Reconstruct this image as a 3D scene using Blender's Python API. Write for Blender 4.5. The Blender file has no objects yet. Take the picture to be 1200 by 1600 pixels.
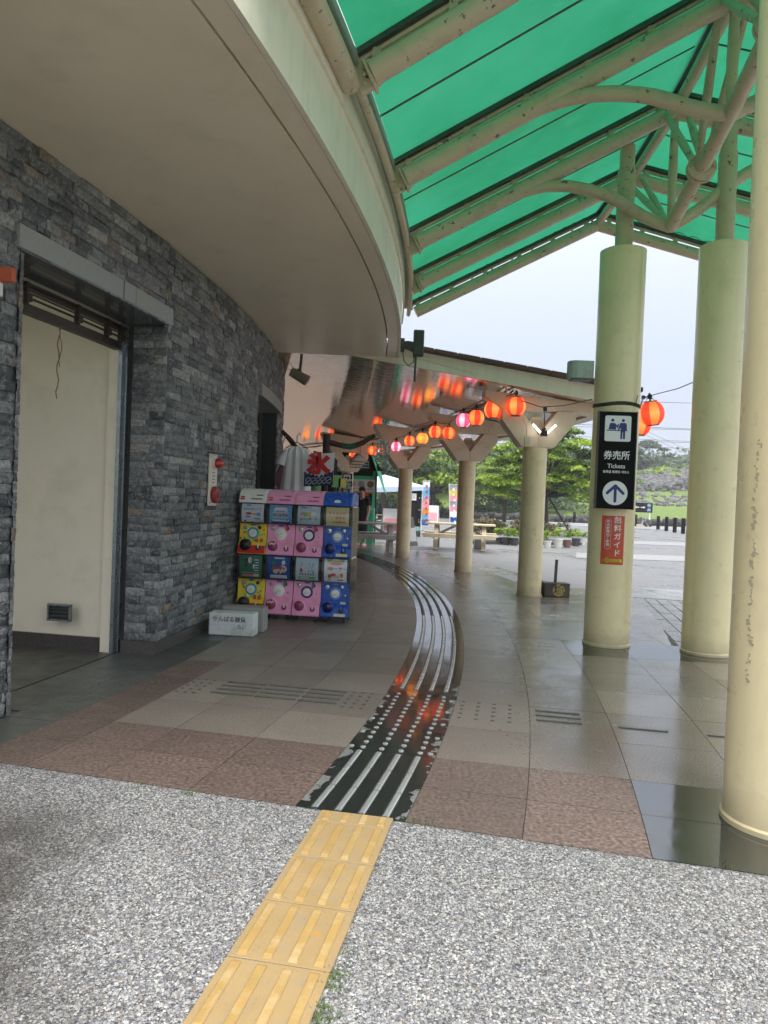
import bpy, bmesh, math, random
import numpy as np
from mathutils import Vector, Matrix, Euler
rad = math.radians
sc = bpy.context.scene
C = sc.collection
# ------------------------------------------------------------------ camera
CAM_H, PITCH, ROLL, FPX = 1.30, rad(-0.95), rad(2.25), 1150.0
cd = bpy.data.cameras.new('camera'); cam = bpy.data.objects.new('camera', cd); C.objects.link(cam)
_f = Vector((0, math.cos(PITCH), math.sin(PITCH))); _r0 = Vector((1, 0, 0)); _u0 = _r0.cross(_f)
_r = _r0*math.cos(ROLL) + _u0*math.sin(ROLL); _u = -_r0*math.sin(ROLL) + _u0*math.cos(ROLL)
cam.matrix_world = Matrix(((_r.x, _u.x, -_f.x, 0), (_r.y, _u.y, -_f.y, 0), (_r.z, _u.z, -_f.z, CAM_H), (0, 0, 0, 1)))
cd.sensor_fit = 'VERTICAL'; cd.sensor_height = 36; cd.lens = FPX/1600*36
cd.clip_start = .05; cd.clip_end = 5000
sc.camera = cam
# ------------------------------------------------------------------ sky and sun (overcast)
SUN_EL, SUN_AZ = 62, 150      # azimuth measured clockwise from +Y
w = bpy.data.worlds.new('World'); sc.world = w; w.use_nodes = True
wn = w.node_tree.nodes; wl = w.node_tree.links; wn.clear()
sky = wn.new('ShaderNodeTexSky'); sky.sky_type = 'NISHITA'; sky.sun_disc = False
sky.sun_elevation = rad(SUN_EL); sky.sun_rotation = rad(SUN_AZ); sky.air_density = 1.2; sky.dust_density = 3
wm = wn.new('ShaderNodeMix'); wm.data_type = 'RGBA'; wm.inputs[0].default_value = .90
# overcast cloud layer: even near the horizon, brighter towards the zenith
tcw = wn.new('ShaderNodeTexCoord'); sxyz = wn.new('ShaderNodeSeparateXYZ'); wl.new(tcw.outputs['Generated'], sxyz.inputs[0])
pw = wn.new('ShaderNodeMath'); pw.operation = 'POWER'; mx = wn.new('ShaderNodeMath'); mx.operation = 'MAXIMUM'; mx.inputs[1].default_value = 0.0
wl.new(sxyz.outputs[2], mx.inputs[0]); wl.new(mx.outputs[0], pw.inputs[0]); pw.inputs[1].default_value = 2.2
ml = wn.new('ShaderNodeMix'); ml.data_type = 'RGBA'; ml.inputs[6].default_value = (1.86, 2.08, 2.60, 1); ml.inputs[7].default_value = (13.5, 13.2, 13.0, 1)
wl.new(pw.outputs[0], ml.inputs[0]); wl.new(ml.outputs[2], wm.inputs[7])
wl.new(sky.outputs[0], wm.inputs[6])
wb = wn.new('ShaderNodeBackground'); wb.inputs[1].default_value = .1; wo = wn.new('ShaderNodeOutputWorld')
wl.new(wm.outputs[2], wb.inputs[0]); wl.new(wb.outputs[0], wo.inputs[0])
sl = bpy.data.lights.new('sun', 'SUN'); so = bpy.data.objects.new('sun', sl); C.objects.link(so)
sl.energy = .8; sl.angle = rad(30); sl.color = (1, .97, .93)
_sd = Vector((math.sin(rad(SUN_AZ))*math.cos(rad(SUN_EL)), math.cos(rad(SUN_AZ))*math.cos(rad(SUN_EL)), math.sin(rad(SUN_EL))))
so.rotation_euler = _sd.to_track_quat('Z', 'Y').to_euler()
sc.view_settings.view_transform = 'Standard'; sc.view_settings.look = 'None'
sc.view_settings.gamma = 1; sc.view_settings.exposure = 1.76; sc.view_settings.use_curve_mapping = False
sc.render.engine = 'CYCLES'
sc.cycles.max_bounces = 10; sc.cycles.diffuse_bounces = 6; sc.cycles.glossy_bounces = 4
sc.cycles.transmission_bounces = 6; sc.cycles.transparent_max_bounces = 8
sc.cycles.sample_clamp_indirect = 6; sc.cycles.use_denoising = True

random.seed(5); rng = np.random.default_rng(5)
R_ = random.random
def U(a, b): return a + (b-a)*random.random()
# ------------------------------------------------------------------ measuring helpers
# the whole place is laid out on arcs round one centre; P(R, degrees, z) is a point of that plan
CX, CY = -25.25, 9.25
def P(R, a, z=0.0): return Vector((CX + R*math.cos(rad(a)), CY + R*math.sin(rad(a)), z))
def RV(a): return Vector((math.cos(rad(a)), math.sin(rad(a)), 0))        # radial direction
def TV(a): return Vector((-math.sin(rad(a)), math.cos(rad(a)), 0))       # direction along the walk
def ray(x, y): return _f*FPX + _r*(x-600) + _u*(800-y)
def G(x, y, z=0.0):
    d = ray(x, y); return Vector((0, 0, CAM_H)) + d*((z-CAM_H)/d.z)
def D(x, y, Y):
    d = ray(x, y); return Vector((0, 0, CAM_H)) + d*(Y/d.y)
# ------------------------------------------------------------------ lettering meshes (made first, placed later)
_txt = {}
def text_mesh(s, size=1.0, bold=0.0, ext=.02):
    k = (s, size, bold)
    if k in _txt: return _txt[k]
    cu = bpy.data.curves.new('lettering', 'FONT'); cu.body = s; cu.size = size; cu.align_x = 'CENTER'; cu.align_y = 'CENTER'
    cu.extrude = 0.0006; cu.offset = bold; cu.resolution_u = 3
    o = bpy.data.objects.new('lettering', cu); C.objects.link(o)
    dg = bpy.context.evaluated_depsgraph_get(); m = bpy.data.meshes.new_from_object(o.evaluated_get(dg))
    bpy.data.objects.remove(o); bpy.data.curves.remove(cu); m.name = 'lettering'; m.materials.clear()
    _txt[k] = m; return m
for _a in [('無', .068, .0011), ('料', .068, .0011), ('ガ', .068, .0011), ('イ', .068, .0011), ('ド', .068, .0011), ('券売所', .085, .0012), ('Tickets', .055, .0006), ('售票處 售票处 매표소', .026, .0004), ('無\n料\nガ\nイ\nド', .072, .0009),
           ('案内時間 約1時間', .026, .0004), ('城', .15, .004), ('やんばる雑貨', .052, .0007), ('ら。', .046, .0006), ('氷', .5, .022),
           ('チャレンジ', .036, .0008), ('ガチャ', .036, .0008), ('a challenge', .03, .0006), ('シーサー', .045, .001), ('ジャパニーズ', .032, .0008),
           ('P1', .5, .01), ('P2', .4, .01), ('P4', .4, .01), ('BANDAI', .012, .0003), ('GASHAPON', .022, .0008), ('カプセルトイ', .02, .0005), ('¥300', .03, .0006)]:
    text_mesh(*_a)
# ------------------------------------------------------------------ object helpers
def tag(o, label=None, cat=None, group=None, kind=None):
    if label: o['label'] = label
    if cat: o['category'] = cat
    if group: o['group'] = group
    if kind: o['kind'] = kind
    return o
def thing(name, loc, label, cat, group=None, rz=0.0):
    o = bpy.data.objects.new(name, None); C.objects.link(o); o.location = loc; o.rotation_euler = (0, 0, rz)
    o.empty_display_size = .1
    return tag(o, label, cat, group)
class MB:
    def __init__(s): s.v = []; s.f = []; s.m = []; s.mi = 0
    def mat(s, i): s.mi = i; return s
    def add(s, vs, fs):
        b = len(s.v); s.v += [tuple(v) for v in vs]; s.f += [tuple(b+i for i in f) for f in fs]; s.m += [s.mi]*len(fs); return s
    def box(s, c, size, rot=None, taper=1.0):
        hx, hy, hz = size[0]/2, size[1]/2, size[2]/2; M = Euler(rot).to_matrix() if rot is not None and not isinstance(rot, Matrix) else (rot or Matrix.Identity(3))
        vs = []
        for z in (-1, 1):
            t = taper if z > 0 else 1
            for x, y in ((-1, -1), (1, -1), (1, 1), (-1, 1)): vs.append(Vector(c) + M @ Vector((x*hx*t, y*hy*t, z*hz)))
        return s.add(vs, [(3, 2, 1, 0), (4, 5, 6, 7), (0, 1, 5, 4), (1, 2, 6, 5), (2, 3, 7, 6), (3, 0, 4, 7)])
    def beam(s, a, b, wd, ht, up=(0, 0, 1)):
        a = Vector(a); b = Vector(b); d = (b-a); L = d.length; d.normalize(); sd = d.cross(Vector(up)).normalized(); u2 = sd.cross(d)
        M = Matrix((d, sd, u2)).transposed()
        return s.box((a+b)/2, (L, wd, ht), M)
    def cyl(s, a, b, r0, r1=None, n=12, cap=True): return s.tube([a, b], [r0, r0 if r1 is None else r1], n, cap)
    def tube(s, pts, r, n=8, cap=True):
        pts = [Vector(p) for p in pts]; k = len(pts); rs = r if isinstance(r, (list, tuple)) else [r]*k
        b = len(s.v); prev = None
        for i, p in enumerate(pts):
            d = (pts[min(i+1, k-1)] - pts[max(i-1, 0)]).normalized()
            if prev is None:
                a = Vector((0, 0, 1)) if abs(d.z) < .9 else Vector((1, 0, 0)); e = d.cross(a).normalized()
            else:
                e = (prev - d*prev.dot(d)).normalized()
            prev = e; g = d.cross(e)
            for j in range(n):
                t = 2*math.pi*j/n; s.v.append(tuple(p + (e*math.cos(t) + g*math.sin(t))*rs[i]))
        fs = []
        for i in range(k-1):
            for j in range(n):
                j2 = (j+1) % n; fs.append((b+i*n+j, b+i*n+j2, b+(i+1)*n+j2, b+(i+1)*n+j))
        if cap: fs.append(tuple(b+j for j in reversed(range(n)))); fs.append(tuple(b+(k-1)*n+j for j in range(n)))
        s.f += fs; s.m += [s.mi]*len(fs); return s
    def lathe(s, c, prof, n=20, axis='z', a0=0.0):
        b = len(s.v); c = Vector(c)
        for (r, h) in prof:
            for j in range(n):
                t = 2*math.pi*j/n + a0; x, y = r*math.cos(t), r*math.sin(t)
                v = (x, y, h) if axis == 'z' else ((x, h, y) if axis == 'y' else (h, x, y))
                s.v.append(tuple(c + Vector(v)))
        fs = []
        for i in range(len(prof)-1):
            for j in range(n):
                j2 = (j+1) % n; q = (b+i*n+j, b+i*n+j2, b+(i+1)*n+j2, b+(i+1)*n+j)
                fs.append(q if axis == 'z' else q[::-1])
        s.f += fs; s.m += [s.mi]*len(fs)
        e = [tuple(b+j for j in range(n)), tuple(b+(len(prof)-1)*n+j for j in range(n))]
        s.f += e; s.m += [s.mi]*2; return s
    def prism(s, poly, off):
        off = Vector(off); n = len(poly); vs = [Vector(p) for p in poly]; vs += [v+off for v in vs]
        return s.add(vs, [tuple(reversed(range(n))), tuple(range(n, 2*n))] + [(i, (i+1) % n, n+(i+1) % n, n+i) for i in range(n)])
    def arc(s, R0, R1, a0, a1, z0, z1, n=4, zf=None):
        """block between two radii and two angles; zf(R) may add a slope"""
        zf = zf or (lambda R: 0.0); b = len(s.v)
        for i in range(n+1):
            a = a0 + (a1-a0)*i/n
            for (R, z) in ((R0, z0), (R1, z0), (R1, z1), (R0, z1)): s.v.append(tuple(P(R, a, z + zf(R))))
        fs = [(b, b+1, b+2, b+3), (b+4*n+3, b+4*n+2, b+4*n+1, b+4*n)]
        for i in range(n):
            for j in range(4):
                j2 = (j+1) % 4; fs.append((b+4*i+j, b+4*i+4+j, b+4*i+4+j2, b+4*i+j2))
        s.f += fs; s.m += [s.mi]*len(fs); return s
def wloc(o):
    v = Vector((0, 0, 0))
    while o: v += o.location; o = o.parent
    return v
def fin(name, mb, mats, parent=None, local=False, smooth=False, bev=0.0, loc=None, rot=None, uniq=None, seg=1):
    """one mesh object; vertices are world coordinates unless local"""
    m = bpy.data.meshes.new(name); off = Vector((0, 0, 0))
    if parent is not None and not local: off = wloc(parent)
    elif parent is None and not local and mb.v:
        a = np.array(mb.v); lo, hi = a.min(0), a.max(0); off = Vector(((lo[0]+hi[0])/2, (lo[1]+hi[1])/2, lo[2]))
    vs = mb.v if off.length == 0 else [(v[0]-off.x, v[1]-off.y, v[2]-off.z) for v in mb.v]
    m.from_pydata(vs, [], mb.f)
    mats = mats if isinstance(mats, (list, tuple)) else [mats]
    for q in mats: m.materials.append(q)
    m.polygons.foreach_set('material_index', mb.m)
    bm = bmesh.new(); bm.from_mesh(m)
    bmesh.ops.recalc_face_normals(bm, faces=bm.faces)
    if bev:
        es = [e for e in bm.edges if len(e.link_faces) == 2 and e.calc_face_angle(0) > .6]
        bmesh.ops.bevel(bm, geom=es, offset=bev, segments=seg, affect='EDGES', profile=.6, clamp_overlap=True)
    if smooth:
        for f in bm.faces: f.smooth = True
        for e in bm.edges:
            if len(e.link_faces) == 2 and e.calc_face_angle(0) > .7: e.smooth = False
    bm.to_mesh(m); bm.free()
    o = bpy.data.objects.new(name, m); C.objects.link(o)
    if parent is not None: o.parent = parent
    elif not local: o.location = off
    if loc is not None: o.location = loc
    if rot is not None: o.rotation_euler = rot
    return o
def npmesh(name, V, F, mat, parent=None, attr=None, smooth=False, off=None):
    V = np.asarray(V, np.float32); F = np.asarray(F, np.int32); m = bpy.data.meshes.new(name)
    o0 = np.array(wloc(parent) if parent is not None else (0, 0, 0), np.float32) if off is None else np.array(off, np.float32)
    m.vertices.add(len(V)); m.vertices.foreach_set('co', (V-o0).ravel())
    k = F.shape[1]; m.loops.add(F.size); m.loops.foreach_set('vertex_index', F.ravel())
    m.polygons.add(len(F)); m.polygons.foreach_set('loop_start', np.arange(0, F.size, k, dtype=np.int32))
    m.polygons.foreach_set('loop_total', np.full(len(F), k, np.int32))
    if attr is not None:
        a = m.attributes.new('rnd', 'FLOAT', 'FACE'); a.data.foreach_set('value', np.asarray(attr, np.float32))
    m.update(calc_edges=True)
    if smooth: m.polygons.foreach_set('use_smooth', np.ones(len(F), bool))
    m.materials.append(mat); o = bpy.data.objects.new(name, m); C.objects.link(o)
    if parent is not None: o.parent = parent
    return o
def letters(s, size, bold, mat, parent, loc, rot=(math.pi/2, 0, 0), sx=1.0, name='lettering'):
    m = text_mesh(s, size, bold)
    m2 = m if (len(m.materials) and m.materials[0] == mat) else m.copy()
    if m2 is not m: m2.materials.clear(); m2.materials.append(mat)
    if not len(m.materials): m.materials.append(mat)
    o = bpy.data.objects.new(name, m2); C.objects.link(o); o.parent = parent; o.location = loc; o.rotation_euler = rot; o.scale = (sx, 1, 1); return o
def copy_tree(o, parent=None):
    c = o.copy(); C.objects.link(c); c.parent = parent
    for ch in list(o.children): copy_tree(ch, c)
    return c
# ------------------------------------------------------------------ materials
class NT:
    def __init__(s, name):
        s.m = bpy.data.materials.new(name); s.m.use_nodes = True; s.t = s.m.node_tree; s.b = s.t.nodes['Principled BSDF']
        s.tc = s.t.nodes.new('ShaderNodeTexCoord')
    def n(s, kind, **kw):
        q = s.t.nodes.new(kind)
        for k, v in kw.items(): setattr(q, k, v)
        return q
    def l(s, a, b): s.t.links.new(a, b)
    def noise(s, scale, detail=4, rough=.6, vec=None, dist=0.0, stretch=None):
        q = s.n('ShaderNodeTexNoise'); q.inputs['Scale'].default_value = scale; q.inputs['Detail'].default_value = detail
        q.inputs['Roughness'].default_value = rough; q.inputs['Distortion'].default_value = dist
        v = vec or s.tc.outputs['Object']
        if stretch: v = s.map(v, stretch)
        s.l(v, q.inputs['Vector']); return q.outputs['Fac']
    def map(s, v, scale, rot=(0, 0, 0)):
        q = s.n('ShaderNodeMapping'); q.inputs['Scale'].default_value = scale; q.inputs['Rotation'].default_value = rot; s.l(v, q.inputs['Vector']); return q.outputs[0]
    def vor(s, scale, out='Distance', feat='F1', vec=None, rnd=1.0):
        q = s.n('ShaderNodeTexVoronoi', feature=feat); q.inputs['Scale'].default_value = scale; q.inputs['Randomness'].default_value = rnd
        s.l(vec or s.tc.outputs['Object'], q.inputs['Vector']); return q.outputs[out]
    def ramp(s, fac, stops, interp='LINEAR'):
        q = s.n('ShaderNodeValToRGB'); q.color_ramp.interpolation = interp; e = q.color_ramp.elements
        while len(e) < len(stops): e.new(.5)
        for i, (p, c) in enumerate(stops):
            e[i].position = p; e[i].color = (c, c, c, 1) if isinstance(c, (int, float)) else (*c, 1)
        s.l(fac, q.inputs[0]); return q.outputs[0]
    def mix(s, f, a, b, mode='MIX'):
        q = s.n('ShaderNodeMix', data_type='RGBA', blend_type=mode)
        for inp, v in ((q.inputs[0], f), (q.inputs[6], a), (q.inputs[7], b)):
            if isinstance(v, (int, float)): inp.default_value = v if inp == q.inputs[0] else (v, v, v, 1)
            elif isinstance(v, (tuple, list)): inp.default_value = (*v, 1)
            else: s.l(v, inp)
        return q.outputs[2]
    def math(s, op, a, b=0.0, clamp=False):
        q = s.n('ShaderNodeMath', operation=op, use_clamp=clamp)
        for i, v in enumerate((a, b)):
            if isinstance(v, (int, float)): q.inputs[i].default_value = v
            else: s.l(v, q.inputs[i])
        return q.outputs[0]
    def bump(s, h, strength=.3, dist=.01, prev=None):
        q = s.n('ShaderNodeBump'); q.inputs['Strength'].default_value = strength; q.inputs['Distance'].default_value = dist
        s.l(h, q.inputs['Height'])
        if prev: s.l(prev, q.inputs['Normal'])
        s.l(q.outputs[0], s.b.inputs['Normal']); return q.outputs[0]
    def base(s, v): 
        if isinstance(v, (tuple, list)): s.b.inputs['Base Color'].default_value = (*v, 1)
        else: s.l(v, s.b.inputs['Base Color'])
        return s
    def rough(s, v):
        if isinstance(v, (int, float)): s.b.inputs['Roughness'].default_value = v
        else: s.l(v, s.b.inputs['Roughness'])
        return s
    def set(s, **kw):
        for k, v in kw.items(): s.b.inputs[k.replace('_', ' ')].default_value = v
        return s
    def attr(s, name):
        q = s.n('ShaderNodeAttribute'); q.attribute_name = name; return q.outputs['Fac']
    def rnd(s): return s.n('ShaderNodeObjectInfo').outputs['Random']
    def pos(s): return s.n('ShaderNodeNewGeometry').outputs['Position']
    def sep(s, v):
        q = s.n('ShaderNodeSeparateXYZ'); s.l(v, q.inputs[0]); return q.outputs
def simple(name, col, rough=.5, var=.12, scale=6, metal=0.0, bumps=0.0, bscale=80, coat=0.0, dirt=None, dscale=3, damt=.5, rv=.1):
    t = NT(name); nz = t.noise(scale, 5)
    c = t.mix(nz, tuple(max(0, x*(1-var)) for x in col), tuple(min(1, x*(1+var)) for x in col))
    if dirt:
        dn = t.ramp(t.noise(dscale, 8, .7), [(.48, 0.0), (.66, 1.0)]); dn = t.math('MULTIPLY', dn, damt); c = t.mix(dn, c, dirt)
    t.base(c); t.rough(t.ramp(t.noise(scale*2.3, 3), [(.3, max(0.02, rough-rv)), (.7, min(1, rough+rv))])).set(Metallic=metal, Coat_Weight=coat)
    if bumps: t.bump(t.noise(bscale, 4), bumps, .005)
    return t.m
def lan(name, col, st, base):
    t = NT(name); t.base(base).rough(.6); z = t.math('ABSOLUTE', t.sep(t.tc.outputs['Object'])[2]); k = t.ramp(t.math('MULTIPLY', z, 8.0), [(0.0, 1.0), (.95, .42)])
    t.b.inputs['Emission Color'].default_value = (*col, 1); t.l(t.math('MULTIPLY', k, st*1.65), t.b.inputs['Emission Strength']); return t.m
def emis(name, col, st, base=None):
    t = NT(name); t.base(base or col).rough(.5); t.b.inputs['Emission Color'].default_value = (*col, 1); t.b.inputs['Emission Strength'].default_value = st; return t.m
M = {}
# painted steel of the canopy, cream with grime and chips
def paint(name, col, rough, chip=.0, grime=.25, streak=True):
    t = NT(name); pz = t.pos()
    c = t.mix(t.noise(1.6, 6, .6, vec=pz), tuple(x*.9 for x in col), tuple(min(1, x*1.06) for x in col))
    g = t.ramp(t.noise(4.5, 9, .75, vec=pz), [(.5, 0.0), (.72, 1.0)]); c = t.mix(t.math('MULTIPLY', g, grime), c, (.13, .11, .075))
    if streak:
        st = t.ramp(t.noise(14, 5, .6, vec=pz, stretch=(1, 1, .07)), [(.5, 0.0), (.75, 1.0)]); c = t.mix(t.math('MULTIPLY', st, grime*.7), c, (.2, .16, .1))
        zz = t.sep(pz)[2]; lo = t.ramp(t.math('ADD', zz, t.math('MULTIPLY', t.noise(9, 6, vec=pz), .25)), [(.12, 1.0), (.3, 0.0)])
        c = t.mix(t.math('MULTIPLY', lo, .45), c, (.16, .12, .08))
    if chip:
        ch = t.ramp(t.noise(17, 7, .62, vec=pz), [(.635, 0.0), (.65, 1.0)]); c = t.mix(t.math('MULTIPLY', ch, chip), c, (.07, .045, .03))
    t.base(c); t.rough(t.ramp(t.noise(5, 5, vec=pz), [(.3, rough-.08), (.7, rough+.12)])); t.set(Coat_Weight=.15, Coat_Roughness=.2)
    t.bump(t.noise(60, 3, vec=pz), .06, .003); return t.m
M['column'] = paint('column_paint', (.84, .725, .435), .32, .10, .13)
M['porch_column'] = paint('porch_column_paint', (.84, .70, .43), .36, .3, .35)
M['steel'] = paint('canopy_steel_paint', (.58, .47, .32), .45, .85, .4, False)
M['bracket'] = paint('bracket_paint', (.76, .62, .46), .45, .15, .3, False)
M['rail'] = simple('rail_metal', (.08, .09, .08), .4, .2, 9, metal=.6, dirt=(.03, .03, .02))
M['rust'] = simple('rust', (.12, .06, .035), .8, .3, 20)
def soffit(name, col, rough, bumpst, coat):
    t = NT(name); pz = t.pos(); x, y, z = t.sep(pz)
    dx = t.math('ADD', x, -CX); dy = t.math('ADD', y, -CY)
    rr = t.math('SQRT', t.math('ADD', t.math('MULTIPLY', dx, dx), t.math('MULTIPLY', dy, dy)))
    an = t.math('ARCTAN2', dy, dx); cb = t.n('ShaderNodeCombineXYZ'); t.l(t.math('MULTIPLY', rr, 1.6), cb.inputs[0]); t.l(t.math('MULTIPLY', an, 25*9.0), cb.inputs[1])
    c = t.mix(t.noise(.9, 5, .6, vec=pz), tuple(v*.86 for v in col), col)
    st = t.ramp(t.noise(3, 8, .7, vec=pz), [(.5, 0.0), (.8, 1.0)]); c = t.mix(t.math('MULTIPLY', st, .22), c, (.24, .19, .13))
    t.base(c); t.rough(rough); t.set(Coat_Weight=coat, Coat_Roughness=.04, Coat_IOR=1.75)
    h = t.noise(1.3, 3, .5, vec=cb.outputs[0]); h2 = t.noise(3, 2, .5, vec=pz)
    t.bump(t.math('ADD', h, t.math('MULTIPLY', h2, .6)), bumpst, .02)
    nb = [q for q in t.t.nodes if q.type == 'BUMP'][0]; t.l(nb.outputs[0], t.b.inputs['Coat Normal'])
    return t.m
M['soffit'] = soffit('eave_soffit_paint', (.92, .80, .61), .36, .10, .25)
M['porch_soffit'] = soffit('porch_soffit_paint', (.60, .46, .35), .10, .13, 1.0)
M['fascia'] = paint('fascia_paint', (.82, .77, .62), .5, 0, .16, True)
M['roof_tile'] = simple('brown_roof_tile', (.10, .05, .04), .6, .3, 8)
t = NT('green_roof_panel'); t.base((.004, .16, .08)).rough(.25); tb = t.n('ShaderNodeBsdfTranslucent')
cc = t.mix(t.ramp(t.noise(.45, 5, .65, vec=t.pos()), [(.3, 0.0), (.7, 1.0)]), (.009, .122, .050), (.024, .20, .112)); gr = t.ramp(t.noise(5, 8, .75, vec=t.pos()), [(.5, 0.0), (.75, 1.0)])
t.l(t.mix(t.math('MULTIPLY', gr, .35), cc, (.05, .2, .12)), tb.inputs[0]); ms = t.n('ShaderNodeMixShader'); ms.inputs[0].default_value = .82
t.l(t.b.outputs[0], ms.inputs[1]); t.l(tb.outputs[0], ms.inputs[2]); t.l(ms.outputs[0], t.t.nodes['Material Output'].inputs[0]); M['green'] = t.m
# wall stone
t = NT('split_stone'); rn = t.math('FRACT', t.math('ADD', t.attr('rnd'), t.rnd()))
c = t.ramp(rn, [(0, (.06, .067, .075)), (.22, (.12, .13, .142)), (.5, (.20, .212, .222)), (.76, (.29, .298, .30)), (.88, (.38, .385, .38)), (.945, (.52, .525, .51)), (.97, (.36, .25, .15)), (1, (.20, .20, .20))])
pz = t.pos(); v = t.ramp(t.noise(11, 10, .75, vec=pz, dist=1.8), [(.52, 0.0), (.57, 1.0), (.62, 0.0)]); c = t.mix(t.math('MULTIPLY', v, .8), c, (.46, .46, .45))
c = t.mix(t.math('MULTIPLY', t.ramp(t.noise(45, 8, .7, vec=pz), [(.35, 1.0), (.62, 0.0)]), .75), c, (.04, .042, .046))
c = t.mix(t.math('MULTIPLY', t.ramp(t.noise(2.2, 6, .7, vec=pz), [(.60, 0.0), (.72, 1.0)]), .35), c, (.15, .10, .06))
t.base(c).rough(.5); t.bump(t.noise(30, 9, .75, vec=pz), .9, .016); M['stone'] = t.m
M['mortar'] = simple('stone_backing', (.04, .04, .04), .9)
def granite(name, stops, rough, scale=130, bump=.1, wet=0.0, rv=.12, var=.34):
    t = NT(name); pz = t.pos(); sp = t.noise(scale, 3, .6, vec=pz)
    c = t.ramp(sp, stops); c = t.mix(t.math('MULTIPLY', t.noise(1.7, 5, .6, vec=pz), .55), c, (.05, .045, .04))
    c = t.mix(t.math('MULTIPLY', t.rnd(), var), c, (.04, .035, .03))
    x_, y_, _z = t.sep(pz); dx_ = t.math('ADD', x_, -CX); dy_ = t.math('ADD', y_, -CY); r_ = t.math('SQRT', t.math('ADD', t.math('MULTIPLY', dx_, dx_), t.math('MULTIPLY', dy_, dy_)))
    wp = t.math('MULTIPLY', t.math('MULTIPLY', t.math('SUBTRACT', r_, 25.9), .8, True), t.ramp(t.noise(2.2, 5, .65, vec=pz), [(.3, .45), (.65, 1.0)]))
    fl = t.ramp(t.noise(23, 6, .7, vec=pz), [(.66, 0.0), (.7, 1.0)]); c = t.mix(t.math('MULTIPLY', fl, .25), c, (.45, .43, .4))
    t.base(c); t.rough(t.math('SUBTRACT', t.ramp(t.noise(6, 6, vec=pz), [(.3, rough-rv), (.7, rough+rv)]), t.math('MULTIPLY', wp, wet))); t.set(Specular_IOR_Level=.5)
    t.bump(sp, bump, .002); return t.m
M['granite'] = granite('grey_granite', [(.3, (.16, .13, .11)), (.5, (.30, .255, .215)), (.72, (.44, .39, .34))], .40, 90, .08, .27, rv=.05)
M['yellow_rib'] = simple('worn_yellow_rib', (.42, .27, .09), .55, .2, 7, bumps=.3, dirt=(.55, .42, .24), dscale=9, damt=.6)
M['granite_pink'] = granite('pink_granite', [(.34, (.09, .06, .05)), (.5, (.20, .135, .112)), (.68, (.33, .245, .205))], .46, 55, .12)
M['slate'] = granite('slate_paving', [(.3, (.07, .08, .075)), (.6, (.13, .145, .135))], .42, 40, .1)
M['alcove_floor'] = granite('dark_floor_stone', [(.3, (.05, .052, .045)), (.6, (.09, .09, .078))], .4, 40, .1)
# polished dark strip with worn edges
t = NT('polished_dark_granite'); pz = t.pos(); x, y, z = t.sep(pz); dx = t.math('ADD', x, -CX); dy = t.math('ADD', y, -CY)
rr = t.math('SQRT', t.math('ADD', t.math('MULTIPLY', dx, dx), t.math('MULTIPLY', dy, dy))); e = t.math('ABSOLUTE', t.math('SUBTRACT', rr, 25.915))
ef = t.math('MULTIPLY', t.math('SUBTRACT', e, .15), 11.0); nn = t.math('SUBTRACT', t.noise(6, 8, .62, vec=pz), .5)
lim = t.ramp(y, [(0.0, 1.0), (1.0, 0.0)]); yl = t.math('LESS_THAN', y, 5.2)
wf = t.ramp(t.math('ADD', ef, t.math('MULTIPLY', nn, 3.4)), [(.80, 0.0), (.83, 1.0)]); wf = t.math('MULTIPLY', wf, yl)
wf = t.math('MULTIPLY', wf, t.math('LESS_THAN', rr, 26.2))
c = t.mix(t.noise(60, 3, vec=pz), (.009, .014, .013), (.022, .03, .028)); c = t.mix(wf, c, t.ramp(t.noise(30, 5, vec=pz), [(.3, (.10, .10, .098)), (.7, (.18, .18, .175))]))
t.base(c); t.rough(t.mix(wf, t.ramp(t.noise(5, 4, vec=pz), [(.4, .05), (.7, .13)]), .6)); t.bump(t.noise(2.2, 2, vec=pz), .03, .01); t.set(IOR=2.3); M['polished'] = t.m
M['joint'] = simple('joint_mortar', (.12, .11, .10), .8, .2, 20)
M['bar'] = simple('tactile_steel', (.52, .54, .53), .24, .08, 3, metal=.6, rv=.05)
M['bar_edge'] = simple('tactile_bar_rubber', (.02, .025, .02), .5)
M['bar_dark'] = simple('worn_tactile_bar', (.12, .125, .11), .35, .2, 30, metal=.3)
# washed gravel
t = NT('washed_gravel'); pz = t.map(t.pos(), (1, 1, 0.001)); mp = t.n('ShaderNodeVectorMath', operation='ADD'); nzc = t.n('ShaderNodeTexNoise'); nzc.inputs['Scale'].default_value = 60
t.l(pz, nzc.inputs['Vector']); sc1 = t.n('ShaderNodeVectorMath', operation='SCALE'); sc1.inputs['Scale'].default_value = .008; t.l(nzc.outputs['Color'], sc1.inputs[0]); t.l(pz, mp.inputs[0]); t.l(sc1.outputs[0], mp.inputs[1])
vv = mp.outputs[0]; S = 120
cell = t.n('ShaderNodeTexVoronoi'); cell.inputs['Scale'].default_value = S; t.l(vv, cell.inputs['Vector'])
s1 = t.n('ShaderNodeSeparateColor'); t.l(cell.outputs['Color'], s1.inputs[0])
c = t.ramp(t.math('ADD', t.math('MULTIPLY', s1.outputs[0], .8), t.math('MULTIPLY', t.noise(40, 3, vec=t.pos()), .2)), [(.05, (.06, .062, .07)), (.2, (.13, .135, .145)), (.4, (.24, .24, .25)), (.58, (.35, .345, .34)), (.75, (.45, .44, .43)), (.95, (.60, .59, .57))])
c = t.mix(t.math('MULTIPLY', t.ramp(s1.outputs[1], [(.8, 0.0), (.9, 1.0)]), .5), c, (.30, .22, .15))
de = t.n('ShaderNodeTexVoronoi', feature='DISTANCE_TO_EDGE'); de.inputs['Scale'].default_value = S; t.l(vv, de.inputs['Vector'])
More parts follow.
